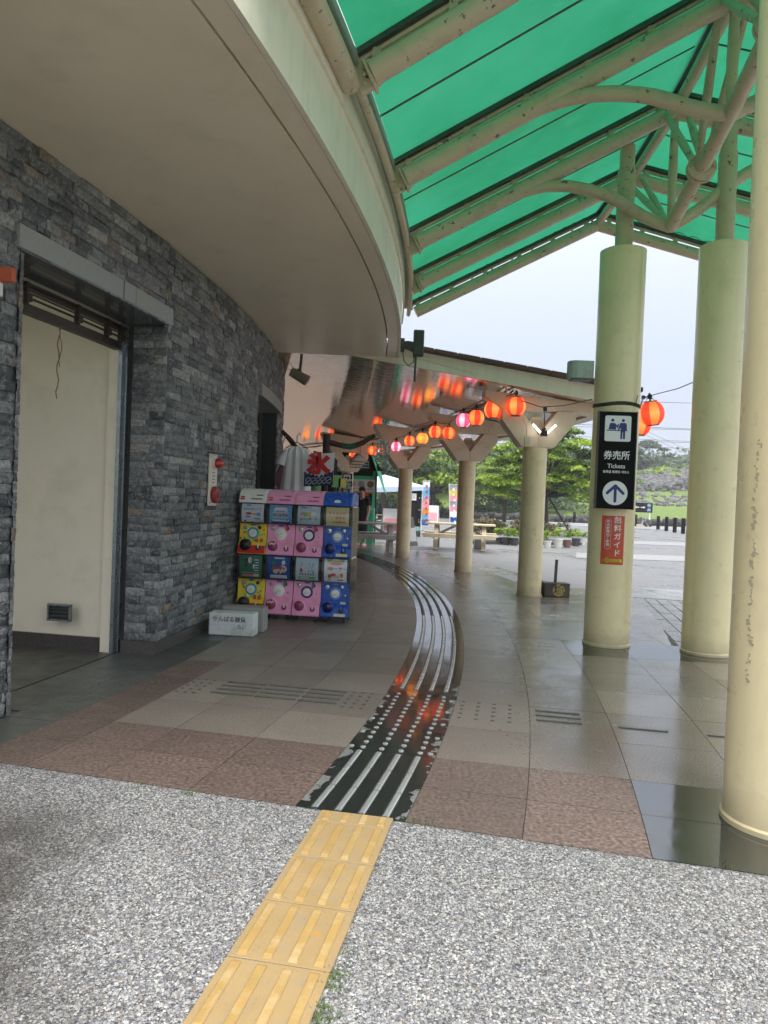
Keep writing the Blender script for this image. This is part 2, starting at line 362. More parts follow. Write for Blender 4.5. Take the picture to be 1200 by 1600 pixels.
ed = t.ramp(de.outputs['Distance'], [(.02, 1.0), (.13, 0.0)]); c = t.mix(t.math('MULTIPLY', ed, .6), c, (.13, .13, .125))
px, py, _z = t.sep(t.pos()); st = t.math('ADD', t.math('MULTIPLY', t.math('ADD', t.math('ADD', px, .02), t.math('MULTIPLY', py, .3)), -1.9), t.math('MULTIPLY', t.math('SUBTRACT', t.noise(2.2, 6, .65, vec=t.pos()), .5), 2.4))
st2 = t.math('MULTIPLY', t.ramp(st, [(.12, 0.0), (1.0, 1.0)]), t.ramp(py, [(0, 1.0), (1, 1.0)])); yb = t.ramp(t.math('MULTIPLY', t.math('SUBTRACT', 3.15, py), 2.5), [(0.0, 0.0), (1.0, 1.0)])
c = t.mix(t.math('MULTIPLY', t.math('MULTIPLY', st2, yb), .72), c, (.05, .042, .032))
c = t.mix(t.math('MULTIPLY', t.ramp(t.noise(1.4, 6, .6, vec=t.pos()), [(.45, 0.0), (.75, 1.0)]), .35), c, (.12, .12, .12))
t.base(c).rough(.6); t.bump(t.math('MINIMUM', de.outputs['Distance'], .3), .9, .02); M['gravel'] = t.m
t = NT('yellow_tactile'); pz = t.pos()
c = t.mix(t.noise(5, 6, .65, vec=pz), (.31, .205, .085), (.43, .31, .155)); c = t.mix(t.math('MULTIPLY', t.ramp(t.noise(11, 8, .7, vec=pz), [(.5, 0.0), (.66, 1.0)]), .55), c, (.30, .25, .17))
c = t.mix(t.math('MULTIPLY', t.ramp(t.noise(3.1, 5, .6, vec=pz), [(.66, 0.0), (.70, 1.0)]), .8), c, (.52, .24, .03))
c = t.mix(t.math('MULTIPLY', t.ramp(t.noise(70, 4, .7, vec=pz), [(.62, 0.0), (.7, 1.0)]), .5), c, (.14, .11, .07))
t.base(c).rough(.62); t.bump(t.noise(90, 4, vec=pz), .25, .003); M['yellow'] = t.m
# ground surfaces
t = NT('wet_asphalt'); pz = t.pos(); c = t.ramp(t.noise(70, 4, .7, vec=pz), [(.3, (.10, .103, .105)), (.7, (.22, .22, .22))]); c = t.mix(t.math('MULTIPLY', t.noise(.35, 6, .6, vec=pz), .5), c, (.10, .105, .11))
pu = t.ramp(t.noise(.42, 6, .6, vec=pz), [(.5, 0.0), (.6, 1.0)]); t.base(c); t.rough(t.mix(pu, .55, .2)); t.bump(t.noise(120, 3, vec=pz), .35, .006); M['asphalt'] = t.m
t = NT('wet_concrete'); pz = t.pos(); c = t.mix(t.noise(2, 7, .65, vec=pz), (.16, .165, .16), (.27, .27, .255)); c = t.mix(t.math('MULTIPLY', t.ramp(t.noise(3.3, 7, .7, vec=pz), [(.55, 0.0), (.65, 1.0)]), .7), c, (.06, .07, .035))
t.base(c); t.rough(t.ramp(t.noise(1.1, 4, vec=pz), [(.4, .04), (.62, .35)])); M['concrete_wet'] = t.m
M['road_light'] = simple('pale_paving', (.24, .24, .235), .5, .2, 3)
M['paver'] = simple('courtyard_paver', (.19, .185, .175), .3, .25, 4, bumps=.2)
M['concrete'] = simple('concrete', (.33, .33, .31), .75, .2, 7, bumps=.3, bscale=50, dirt=(.12, .12, .1))
M['block_white'] = simple('painted_concrete', (.66, .71, .70), .7, .12, 9, bumps=.35, bscale=40, dirt=(.25, .24, .2), dscale=7)
M['block_dark'] = simple('dark_concrete', (.06, .055, .045), .7, .3, 14, bumps=.3, dirt=(.16, .14, .1))
t = NT('grass'); pz = t.pos(); c = t.ramp(t.noise(3.2, 8, .75, vec=pz), [(.3, (.07, .12, .015)), (.55, (.13, .20, .025)), (.75, (.19, .24, .06))]); t.base(c).rough(.8); t.bump(t.noise(14, 6, .8, vec=pz), .8, .1); M['grass'] = t.m
t = NT('ground_far'); pz = t.pos(); c = t.ramp(t.noise(.15, 8, .7, vec=pz), [(.3, (.06, .11, .03)), (.7, (.12, .18, .06))]); t.base(c).rough(.9); M['ground'] = t.m
def leafmat(name, stops, tl=.35):
    t = NT(name); a = t.math('FRACT', t.attr('rnd')); c = t.ramp(a, stops); t.base(c).rough(.45); tr = t.n('ShaderNodeBsdfTranslucent'); t.l(t.mix(.5, c, (.35, .5, .05), 'MULTIPLY'), tr.inputs[0])
    t.l(c, tr.inputs[0]); ms = t.n('ShaderNodeMixShader'); ms.inputs[0].default_value = tl; t.l(t.b.outputs[0], ms.inputs[1]); t.l(tr.outputs[0], ms.inputs[2]); t.l(ms.outputs[0], t.t.nodes['Material Output'].inputs[0]); return t.m
M['leaf'] = leafmat('bright_leaves', [(0, (.035, .07, .01)), (.35, (.12, .21, .018)), (.65, (.28, .42, .03)), (1, (.48, .60, .07))], .42)
M['leaf_dark'] = leafmat('dark_leaves', [(0, (.025, .06, .015)), (.6, (.055, .11, .022)), (1, (.12, .2, .04))])
M['leaf_hill'] = leafmat('hill_leaves', [(0, (.035, .07, .025)), (.6, (.06, .11, .035)), (1, (.12, .18, .06))])
M['leaf_brown'] = leafmat('hedge_leaves', [(0, (.04, .045, .015)), (.4, (.07, .09, .02)), (.7, (.14, .10, .05)), (1, (.25, .22, .12))])
M['bark'] = simple('bark', (.055, .045, .035), .9, .3, 12, bumps=.6, bscale=30)
M['rubble'] = simple('rubble_stone', (.15, .15, .155), .85, .8, .9, bumps=.5, bscale=6)
M['white'] = simple('white_paint', (.78, .77, .74), .45, .05)
M['offwhite'] = simple('cream_plaster', (.82, .76, .60), .65, .06, 1.5, dirt=(.3, .27, .2), dscale=1.6, damt=.2)
M['black'] = simple('black_plastic', (.018, .018, .02), .35, .2)
M['black_cloth'] = simple('black_cloth', (.012, .012, .014), .9, .3, 20)
M['darkgrey'] = simple('dark_grey_metal', (.06, .065, .06), .45, .2)
M['box_green'] = simple('grey_green_box', (.045, .055, .048), .5, .15, dirt=(.03, .03, .02))
M['lampbox'] = simple('lamp_housing', (.33, .42, .36), .4, .12, 8, dirt=(.25, .1, .05), dscale=9)
M['navy'] = simple('navy_print', (.008, .02, .16), .4, .05)
M['signwhite'] = simple('sign_white', (.74, .76, .75), .35, .03)
M['signblack'] = simple('sign_black', (.0015, .0015, .002), .5, .1, rv=.04); M['signblack'].node_tree.nodes['Principled BSDF'].inputs['Specular IOR Level'].default_value = .12
M['signred'] = simple('red_sticker', (.55, .07, .025), .4, .06)
M['signyellow'] = simple('yellow_print', (.8, .72, .03), .4, .05)
M['steelrail'] = simple('galvanised_rail', (.22, .24, .25), .3, .1, metal=.8)
M['lintel'] = simple('granite_lintel', (.30, .31, .30), .5, .3, 90, bumps=.1)
M['lintel_under'] = simple('polished_lintel_underside', (.10, .105, .11), .12, .2, 60, rv=.05)
M['shutter'] = simple('rusty_shutter_metal', (.05, .035, .025), .5, .3, 14, metal=.5)
M['plaque'] = simple('cream_metal', (.68, .62, .54), .4, .05)
M['redlamp'] = simple('red_lens', (.45, .01, .02), .1, .1, coat=.8, rv=.03)
M['bellred'] = simple('bell_red', (.32, .03, .035), .35, .1)
M['kerb'] = simple('kerb_stone', (.05, .05, .047), .7, .3, 5, bumps=.4, bscale=20)
M['wood_pale'] = simple('pale_timber', (.55, .47, .33), .6, .15, 9, dirt=(.25, .2, .12))
M['wood_grey'] = simple('weathered_timber', (.55, .54, .5), .6, .15, 9, dirt=(.2, .19, .17))
M['driftwood'] = simple('dark_driftwood', (.05, .025, .018), .7, .35, 20, bumps=.5)
M['tape_green'] = simple('green_tape', (.01, .10, .055), .45)
M['cloth_white'] = simple('white_cloth', (.82, .80, .82), .9, .05)
M['pinkcloth'] = simple('pink_cloth', (.55, .22, .28), .9, .1)
M['redprint'] = simple('red_print', (.55, .012, .015), .7, .05)
M['flagnavy'] = simple('navy_cloth', (.02, .03, .10), .8, .1)
M['g_pink'] = simple('pink_plastic', (.90, .37, .60), .3, .04, rv=.05)
M['g_pink_dark'] = simple('dark_pink_plastic', (.30, .05, .12), .12, .05, rv=.03)
M['g_blue'] = simple('blue_plastic', (.012, .085, .45), .28, .05, rv=.05)
M['g_blue_dark'] = simple('dark_blue_plastic', (.004, .012, .09), .1, .05, rv=.03)
M['g_yellow'] = simple('yellow_panel', (.85, .68, .04), .35, .04)
M['g_red'] = simple('red_panel', (.62, .02, .02), .35, .04)
M['g_white'] = simple('white_plastic', (.86, .84, .80), .3, .04, rv=.05)
M['g_teal'] = simple('teal_plastic', (.02, .35, .42), .35, .05)
M['g_side'] = simple('machine_dark_side', (.03, .028, .028), .3, .2)
M['g_ring'] = simple('pale_blue_ring', (.15, .28, .55), .3, .05)
M['g_silver'] = simple('silver_button', (.55, .6, .52), .22, .1, metal=.8)
t = NT('clear_cover'); t.base((.9, .95, .95)).rough(.06); tp = t.n('ShaderNodeBsdfTransparent'); tp.inputs[0].default_value = (.95, .96, .96, 1); fr = t.n('ShaderNodeFresnel'); fr.inputs[0].default_value = 1.5
ms = t.n('ShaderNodeMixShader'); t.l(t.math('ADD', t.math('MULTIPLY', fr.outputs[0], .9), .015, True), ms.inputs[0]); gl = t.n('ShaderNodeBsdfGlossy'); gl.inputs['Roughness'].default_value = .08
t.l(tp.outputs[0], ms.inputs[1]); t.l(gl.outputs[0], ms.inputs[2]); t.l(ms.outputs[0], t.t.nodes['Material Output'].inputs[0]); M['clear'] = t.m
for nm, col in dict(p_white=(.86, .88, .93), p_sky=(.18, .45, .72), p_blue=(.02, .1, .4), p_pale=(.58, .72, .78), p_card=(.72, .66, .36), p_red=(.6, .06, .05), p_orange=(.75, .3, .05), p_green=(.05, .22, .12), p_cream=(.75, .62, .5), p_brown=(.28, .13, .07), p_yellow=(.75, .6, .1), p_pinkc=(.8, .35, .4), p_grey=(.35, .36, .38), p_black=(.03, .03, .04), p_lgreen=(.25, .5, .2)).items():
    M[nm] = simple('print_'+nm[2:], col, .45, .04)
M['kiosk'] = simple('green_kiosk_paint', (.08, .58, .33), .5, .08, 5)
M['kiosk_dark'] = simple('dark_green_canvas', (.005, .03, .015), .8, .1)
M['awning'] = simple('pale_green_canvas', (.12, .55, .33), .7, .08)
M['tent'] = simple('pale_blue_canvas', (.52, .62, .75), .7, .08)
M['tentpole'] = simple('turquoise_pole', (.2, .55, .6), .4)
M['skin'] = simple('skin', (.52, .30, .21), .5, .05)
M['hair'] = simple('brown_hair', (.07, .03, .018), .5, .3, 30)
M['shirt'] = simple('black_shirt', (.010, .010, .012), .85, .2)
M['terracotta'] = simple('terracotta_strip', (.50, .10, .04), .5)
M['pot'] = simple('plant_pot', (.05, .05, .055), .6)
M['pot_white'] = simple('white_pot', (.6, .6, .57), .6)
M['lan_red'] = lan('lantern_red', (1, .055, .022), .34, (.30, .015, .01)); M['lan_mid'] = lan('lantern_orange', (1, .22, .05), .40, (.35, .08, .02))
M['lan_gold'] = lan('lantern_gold', (1, .33, .04), .42, (.35, .12, .02)); M['lan_pink'] = lan('lantern_pink', (.95, .08, .20), .32, (.3, .05, .1)); M['lan_white'] = lan('lantern_pale', (1, .45, .52), .36, (.3, .2, .2))
M['bulb'] = emis('light_tube', (1, .98, .95), 2.2)
M['line'] = simple('cable', (.03, .03, .035), .6)
M['wirebrown'] = simple('conduit', (.22, .12, .08), .5)
t = NT('pebbles'); a = t.attr('rnd'); px, py, _z = t.sep(t.pos())
c = t.ramp(a, [(0, (.07, .072, .08)), (.12, (.14, .142, .155)), (.30, (.21, .21, .225)), (.55, (.295, .292, .295)), (.76, (.39, .385, .37)), (.92, (.53, .52, .50)), (.96, (.19, .145, .10)), (1, (.24, .22, .20))])
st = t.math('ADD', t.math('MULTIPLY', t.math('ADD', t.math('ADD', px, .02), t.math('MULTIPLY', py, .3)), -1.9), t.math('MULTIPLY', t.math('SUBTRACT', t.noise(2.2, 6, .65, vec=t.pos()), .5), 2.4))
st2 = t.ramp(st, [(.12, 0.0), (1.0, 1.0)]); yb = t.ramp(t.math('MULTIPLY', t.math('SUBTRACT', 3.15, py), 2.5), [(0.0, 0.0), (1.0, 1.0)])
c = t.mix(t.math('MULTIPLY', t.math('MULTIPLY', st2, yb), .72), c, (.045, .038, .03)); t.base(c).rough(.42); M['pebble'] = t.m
M['moss'] = leafmat('moss_leaves', [(0, (.05, .10, .01)), (1, (.15, .25, .03))])
# ================================================================== SETTING: ground
def sheet(name, pts, mat, z=None, kind='structure', parent=None):
    mb = MB(); pts = [Vector(p) if z is None else Vector((p[0], p[1], z)) for p in pts]; mb.add(pts, [tuple(range(len(pts)))])
    o = fin(name, mb, mat, parent)
    if parent is None: tag(o, kind=kind)
    return o
N = 64
sheet('ground', [(700*math.cos(2*math.pi*i/N), 700*math.sin(2*math.pi*i/N)) for i in range(N)], M['ground'], -.06)
# building interior floor and courtyard
sheet('courtyard', [P(28.05, -7), P(28.05, 2), P(27.6, 8), P(27.5, 16), P(27.2, 27), (-14, 30, 0), (-20, 70, 0), (46, 70, 0), (46, 5, 0), (14, -2, 0), (4, 2.4, 0)], M['asphalt'], -.03)
def edgeR(a): return 28.6 if a < -1 else (28.6-.14*(a+1) if a < 5 else 27.7)
# foreground of washed gravel
A0 = -13.92
gp = [P(R, A0) for R in np.linspace(23, 30, 24)]
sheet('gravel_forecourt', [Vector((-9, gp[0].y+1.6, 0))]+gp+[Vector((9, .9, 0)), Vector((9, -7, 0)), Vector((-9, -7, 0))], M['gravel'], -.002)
# pavement bed under the tiles, seen only in the joints
pv = bpy.data.objects.new('pavement', None); C.objects.link(pv); tag(pv, kind='structure'); pv.location = P(25, -8)
mb = MB(); mb.arc(20.5, 28.62, A0, 2, -.035, -.010, 24); mb.arc(23.4, 27.72, 2, 27, -.035, -.010, 30); fin('bed', mb, M['joint'], pv)
RB = [24.03, 24.33, 24.71, 25.18, 25.68, 26.15, 26.62, 27.10, 27.62, 28.10, 28.6]
AJ = [A0, -13.06, -12.2, -11.0, -9.75, -8.5, -7.2, -5.9, -4.4, -3.1, -1.8, -.5, .8, 2.1, 3.6, 5.1]
g_ = .0035
def tile(R0, R1, a0, a1, mat, z=0.0, nm='tile'):
    ga = math.degrees(.002/R0); mb = MB(); mb.arc(R0+g_/2, R1-g_/2, a0+ga, a1-ga, -.012, z+U(-.0006, .0006), max(2, int((a1-a0)*1.6)))
    return fin(nm, mb, mat, pv)
for b in range(len(RB)-1):
    R0, R1 = RB[b], RB[b+1]
    if b == 4: continue
    off = .0
    for k in range(len(AJ)-1):
        a0, a1 = AJ[k], AJ[k+1]
        if b >= 7 and a0 > 4 and b < 9: continue
        m = M['granite']
        if k < 2: m = M['granite_pink']
        if b == 0 and k < 5: m = M['granite_pink']
        if b >= 7 and k < 2: m = M['polished']
        if b >= 7 and k in (7,): m = M['polished']
        if b == 9 and k >= 8:
            mb = MB(); E0, E1 = 28.24+.115*(a0+3.7), 28.24+.115*(a1+3.7); mb.prism([P(28.103, a0+.004, -.012), P(E0, a0+.004, -.012), P(E1, a1-.004, -.012), P(28.103, a1-.004, -.012)], (0, 0, .012)); fin('tile', mb, M['granite'], pv); continue
        tile(R0, R1, a0, a1, m)
# farther tiles, longer because the joints are lost with distance
for b in range(len(RB)-1):
    if b == 4 or RB[b] >= 27.7: continue
    for k in range(9):
        a0 = 5.1 + k*2.5; tile(RB[b], min(RB[b+1], 27.7), a0, a0+2.5, M['granite'])
# slate border along the wall and in the doorway
for k in range(12):
    a0 = A0+.0+k*1.45; tile(23.735, 24.03, a0, a0+1.45, M['slate'])
for k in range(3): tile(23.42, 23.735, -12.2+k*1.31, -12.2+(k+1)*1.31, M['slate'])
for i in range(5):
    for k in range(4): tile(20.9+i*.5, 21.4+i*.5, -12.9+k*1.2, -12.9+(k+1)*1.2, M['alcove_floor'])
# dark polished strip that carries the tactile bars
k = A0
while k < 26:
    s_ = .86 if k < 5 else 2.2; tile(25.68, 26.15, k, k+s_, M['polished'], .0005); k += s_
# wet concrete margin outside the pavement
mb = MB()
mb.arc(27.74, 28.3, 3.2, 16, -.03, -.012, 14); mb.arc(27.74, 28.1, 16, 27, -.03, -.012, 10)
tag(fin('drain_margin', mb, M['concrete_wet']), kind='structure')
mb = MB(); mb.arc(28.605, 28.625, A0, -4.5, -.05, .0015, 20); tag(fin('pavement_edge', mb, M['joint']), kind='structure')
# block paving seen between the two canopy columns
pb = bpy.data.objects.new('block_paving', None); C.objects.link(pb); tag(pb, kind='structure'); pb.location = (3.2, 8, -.03)
Lp, Lu = Vector((2.80, 6.75, 0)), Vector((.214, .977, 0)); Lv = Vector((.977, -.214, 0)); pa = math.atan2(Lu.y, Lu.x)
def LQ(u, v, z=0.0): q = Lp+Lu*u+Lv*v; return Vector((q.x, q.y, z))
mb = MB(); mb.prism([LQ(-.3, .02, -.04), LQ(4.35, .02, -.04), LQ(4.35, 3.6, -.04), LQ(-.3, 3.6, -.04)], (0, 0, .022)); fin('bed', mb, M['joint'], pb)
for i in range(15):
    for j in range(20):
        mb = MB(); mb.box(LQ(-.1+i*.297, .10+j*.158, -.012+U(-.002, .002)), (.282, .145, .02), (0, 0, pa)); fin('paver', mb, M['paver'], pb)
mb = MB(); mb.prism([LQ(-1.2, 0.0, -.04), LQ(5.6, 0.0, -.04), LQ(5.6, .018, -.04), LQ(-1.2, .018, -.04)], (0, 0, .036)); fin('edging', mb, M['joint'], pb)
mb = MB(); mb.prism([LQ(4.37, .02, -.04), LQ(5.7, .02, -.04), LQ(5.7, 6, -.04), LQ(4.37, 6, -.04)], (0, 0, .026)); tag(fin('wet_apron', mb, M['concrete_wet']), kind='structure')
# pale bands crossing the courtyard
def strip(y0l, y1l, y0r, y1r, xl, xr, nm='paving_band'):
    sheet(nm, [G(xl, y1l), G(xr, y1r), G(xr, y0r), G(xl, y0l)], M['road_light'], -.022)
strip(840, 845, 852, 857, 880, 1200); strip(862, 870, 872, 880, 900, 1200); strip(915, 921, 926, 932, 960, 1200)
sheet('road', [G(540, 807, -.03), G(1300, 838, -.03), G(1300, 826, -.03), G(540, 800, -.03)], M['road_light'], -.026)
# ------------------------------------------------------------------ tactile bars and studs
tb = bpy.data.objects.new('tactile_guide', None); C.objects.link(tb); tb.location = P(25.915, -13)
tag(tb, 'curving rows of raised steel bars and studs on the dark polished strip', 'tactile paving')
bar_cache = {}
def bar(R, a0, a1, mat, parent, h=.0065, wd=.030):
    n = max(1, int((a1-a0)*1.2)); mb = MB(); ga = math.degrees(.004/R)
    mb.mat(1).arc(R-wd/2-.004, R+wd/2+.004, a0+ga*.5, a1-ga*.5, 0, .0022, n); b_ = len(mb.v); mb.mat(0).arc(R-wd/2, R+wd/2, a0+ga, a1-ga, .0015, h, n)
    for k_ in range(b_, len(mb.v)):
        v = Vector(mb.v[k_])
        if v.z > h*.8: c_ = Vector((CX, CY, 0)); q_ = v-c_; q_.z = 0; r_ = q_.length; v2 = c_+q_*((R+(r_-R)*.55)/r_); mb.v[k_] = (v2.x, v2.y, v.z)
    return fin('bar', mb, [mat, M['bar_edge']], parent)
rows = [25.76, 25.862, 25.964, 26.066]
def barrow(a, a_end, rws, mat, parent, st):
    while a < a_end-.05:
        for r in rws: bar(r, a, min(a+st, a_end), mat, parent)
        a += st
barrow(A0+.02, -12.25, rows, M['bar'], tb, .56)
barrow(-9.35, -2.0, rows, M['bar'], tb, .62); barrow(-2.0, 4.0, rows, M['bar_edge'], tb, .8); barrow(4.0, 25, rows, M['bar_edge'], tb, 1.4)
def studs(spots, mat, parent, r=.0155, h=.006):
    mb = MB()
    for p in spots: mb.lathe((p.x, p.y, .001), [(r, 0), (r*.95, h*.6), (r*.6, h)], 8)
    o = fin('stud', mb, mat, parent); o['kind'] = 'stuff'; return o
sp = []
for i in range(14):
    a = -12.12+i*.19
    for r in rows:
        sp.append(P(r + U(-.003, .003), a))
    if i % 3 == 0:
        sp += [P(25.70, a), P(26.12, a)]
studs(sp, M['bar'], tb)
# crossing guide from the doorway to the column, worn flat
tc = bpy.data.objects.new('crossing_guide', None); C.objects.link(tc); tc.location = P(25, -10.2)
tag(tc, 'worn row of studs and low bars crossing the grey granite from the stone doorway', 'tactile paving')
def cbar(R0, R1, a):
    mb = MB(); mb.beam(P(R0, a, .003), P(R1, a, .003), .024, .006); fin('bar', mb, M['bar_dark'], tc)
AC = -10.15
for (r0, r1) in ((24.58, 24.86), (24.88, 25.15), (25.17, 25.42)):
    for j in range(4): cbar(r0, r1, AC-.33+j*.22)
for (r0, r1) in ((26.66, 26.93), (27.14, 27.42), (27.64, 27.9)):
    for j in range(3 if r0 < 27 else 1): cbar(r0, r1, AC-.22+j*.22)
sp = []
for j in range(5):
    for R in (24.1, 24.16, 24.22, 24.28, 24.36, 24.42, 24.48, 25.47, 25.53, 25.59, 26.2, 26.3, 26.4, 26.5): sp.append(P(R, AC-.44+j*.2))
for j in range(10):
    for R in (23.80, 23.87, 23.94, 24.01): sp.append(P(R, -11.6+j*.17))
studs(sp, M['bar_dark'], tc, .013, .004)
# loose looking pebbles standing proud of the washed surface, nearest the camera
def pebbles():
    r = np.random.default_rng(9); N_ = 140000; X = r.uniform(-2.6, 3.3, N_*2); Y = r.uniform(1.55, 3.75, N_*2)
    ang_ = np.degrees(np.arctan2(Y-CY, X-CX)); ok = (ang_ < A0-.03) & (X > -.62*Y-.25)
    a_, b_2 = (G(500, 1266)+G(618, 1281))/2, (G(280, 1600)+G(490, 1600))/2; d_ = (b_2-a_).normalized(); off_ = (X-a_.x)*d_.y-(Y-a_.y)*d_.x; ok &= np.abs(off_) > .155
    X, Y = X[ok][:N_], Y[ok][:N_]; n_ = len(X)
    o8 = np.array([(1, 0, 0), (0, 1, 0), (-1, 0, 0), (0, -1, 0), (0, 0, 1), (.62, .62, .45), (-.62, .62, .45), (-.62, -.62, .45), (.62, -.62, .45)], float)
    fc = np.array([(0, 5, 4), (5, 1, 4), (1, 6, 4), (6, 2, 4), (2, 7, 4), (7, 3, 4), (3, 8, 4), (8, 0, 4)])
    s = r.uniform(.0026, .0058, (n_, 1, 1))*np.concatenate([r.uniform(.8, 1.5, (n_, 1, 1)), r.uniform(.6, 1.1, (n_, 1, 1)), r.uniform(.4, .8, (n_, 1, 1))], 2)
    V = o8[None]*s*(1+r.uniform(-.18, .18, (n_, 9, 1))); t_ = r.uniform(0, 6.28, n_); c, s_ = np.cos(t_)[:, None], np.sin(t_)[:, None]
    V = np.stack([V[..., 0]*c-V[..., 1]*s_ + X[:, None], V[..., 0]*s_+V[..., 1]*c + Y[:, None], V[..., 2]-.0022], 2).reshape(-1, 3)
    F = (fc[None]+9*np.arange(n_)[:, None, None]).reshape(-1, 3)
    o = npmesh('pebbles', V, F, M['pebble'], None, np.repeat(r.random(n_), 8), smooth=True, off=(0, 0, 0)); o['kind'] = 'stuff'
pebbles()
# ------------------------------------------------------------------ yellow tactile tiles
ya, yb_ = (G(500, 1266)+G(618, 1281))/2, (G(280, 1600)+G(490, 1600))/2
yd = (yb_-ya).normalized(); yw = Vector((-yd.y, yd.x, 0)); yt = bpy.data.objects.new('yellow_guide', None); C.objects.link(yt); yt.location = ya
tag(yt, 'straight path of yellow ribbed tactile tiles set in the gravel', 'tactile paving')
ang = math.atan2(yd.y, yd.x)
yd2 = yd
for i in range(7):
    a = ya + yd*(.302*i - .2 if i else 0.0); L = .298 if i else .10
    mb = MB(); c = a + yd*(L/2 + .002) + Vector((0, 0, -.006)); mb.box(c, (L, .30, .024), (0, 0, ang))
    for j in range(4):
        q = c + yw*(-.1125+j*.075) + Vector((0, 0, .0145)); Lr = L-.015
        mb.mat(1).box(q, (Lr, .030, .007), (0, 0, ang), taper=.86)
    fin('tile', mb, [M['yellow'], M['yellow_rib']], yt, bev=.0015)
# moss along the joints
def tuft(name, spots, mat, s, n, label, cat):
    V = []; F = []; A = []
    for p in spots:
        for _ in range(n):
            q = Vector(p)+Vector((random.gauss(0, .02), random.gauss(0, .02), 0)); a = U(0, 6.28); d = Vector((math.cos(a), math.sin(a), 0)); e = Vector((-d.y, d.x, 0)); h = s*U(.5, 1.3)
            b = len(V); V += [q-e*s*.12, q+e*s*.12, q+d*h*.5+e*s*.2+Vector((0, 0, h*.6)), q+d*h*.8+Vector((0, 0, h))]; F.append((b, b+1, b+2, b+3)); A.append(R_())
    o = npmesh(name, V, F, mat, None, A, off=spots[0]); o.location = spots[0]; return tag(o, kind='stuff')
tuft('moss', [Vector(G(490+t_*.45, 1600-t_*1.05))+Vector((.012, 0, 0)) for t_ in list(range(0, 25, 2))+list(range(52, 78, 3))+[100, 104]], M['moss'], .009, 16, '', '')
tuft('weeds', [G(x, y) for x, y in ((212, 1230), (290, 1241), (293, 1242), (296, 1242), (640, 1284), (655, 1285), (670, 1287), (1128, 1349))], M['moss'], .012, 10, '', '')

# ================================================================== STONE WALLS
SH = 3.25          # soffit height
WR = 23.72
variants = []
for i in range(24):
    r = random.Random(100+i); nx, nz_ = 5, 3; vs = []; fs = []
    for iz in range(nz_+1):
        for ix in range(nx+1):
            ed = ix in (0, nx) or iz in (0, nz_)
            vs.append((ix/nx-.5, -(0.35*r.random() if ed else .45+.55*r.random()), iz/nz_ - .5 if not ed else (iz/nz_-.5)))
    for iz in range(nz_):
        for ix in range(nx):
            a = iz*(nx+1)+ix; fs.append((a, a+1, a+nx+2, a+nx+1))
    b = len(vs); vs += [(-.5, 1, -.5), (.5, 1, -.5), (.5, 1, .5), (-.5, 1, .5)]
    n1 = nx+1; top = nz_*n1
    fs += [tuple([b+3, b+2]+[top+nx-j for j in range(nx+1)]), tuple([b+1, b]+[j for j in range(nx+1)]),
           tuple([b, b+3]+[top-j*n1 for j in range(nz_+1)]), tuple([b+2, b+1]+[nx+j*n1 for j in range(nz_+1)])]
    m = bpy.data.meshes.new('brick'); m.from_pydata(vs, [], fs); m.materials.append(M['stone'])
    at = m.attributes.new('rnd', 'FLOAT', 'FACE'); at.data.foreach_set('value', [r.random()]*len(fs)); variants.append(m)
def place_stones(root, specs, limit=300):
    """specs: (centre on the wall face, horizontal unit vector, outward normal, width, height, depth).  Nearest ones become objects."""
    cp = Vector((0, 0, CAM_H)); wl_ = wloc(root)
    def seen(s):
        q = s[0]-cp; dd = q.dot(_f)
        if dd < .1: return -1
        x, y = 600+FPX*q.dot(_r)/dd, 800-FPX*q.dot(_u)/dd
        return s[3]*s[4]*max(.02, -s[2].dot(q.normalized()))/q.length_squared if (-20 < x < 1220 and -20 < y < 1620) else -1
    specs.sort(key=lambda s: -seen(s)); Vs = []; Fs = []; As = []
    for i, (c, h, n, wd, ht, dp) in enumerate(specs):
        m = random.choice(variants); fl = random.choice((-1, 1))
        Mx = Matrix((h*wd*fl, -n*dp, Vector((0, 0, ht)))).transposed()
        if i < limit:
            o = bpy.data.objects.new('brick', m); C.objects.link(o); o.parent = root; o.matrix_local = Matrix.Translation(c-wl_) @ Mx.to_4x4()
        else:
            b = len(Vs); Vs += [tuple(c + Mx @ v.co) for v in m.vertices]; rr_ = R_()
            for p in m.polygons:
                Fs.append(tuple(b+k for k in p.vertices)); As.append(rr_)
    if Vs:
        me = bpy.data.meshes.new('small_bricks'); me.from_pydata([(v[0]-wl_.x, v[1]-wl_.y, v[2]-wl_.z) for v in Vs], [], Fs); me.materials.append(M['stone'])
        at = me.attributes.new('rnd', 'FLOAT', 'FACE'); at.data.foreach_set('value', As)
        o = bpy.data.objects.new('small_bricks', me); C.objects.link(o); o.parent = root; tag(o, kind='stuff')
def courses(z0, z1, ch=.066):
    out = []; z = z0
    while z < z1-.02:
        h = min(ch*U(.82, 1.18), z1-z); out.append((z, h)); z += h
    return out
def curved_specs(a0, a1, z0, z1, R=WR):
    sp_ = []
    for (z, h) in courses(z0, z1):
        a = a0 - math.degrees(U(0, .12)/R)
        while a < a1:
            wd = U(.10, .26); da = math.degrees(wd/R); b = max(a, a0); e = min(a+da, a1)
            if e-b > .05:
                am = (b+e)/2; ww = math.radians(e-b)*R - .002
                sp_.append((P(R-.012+U(0, .014), am, z+h/2), TV(am)*1.0, RV(am), ww, h-.0025, .014+U(0, .01)))
            a += da
    return sp_
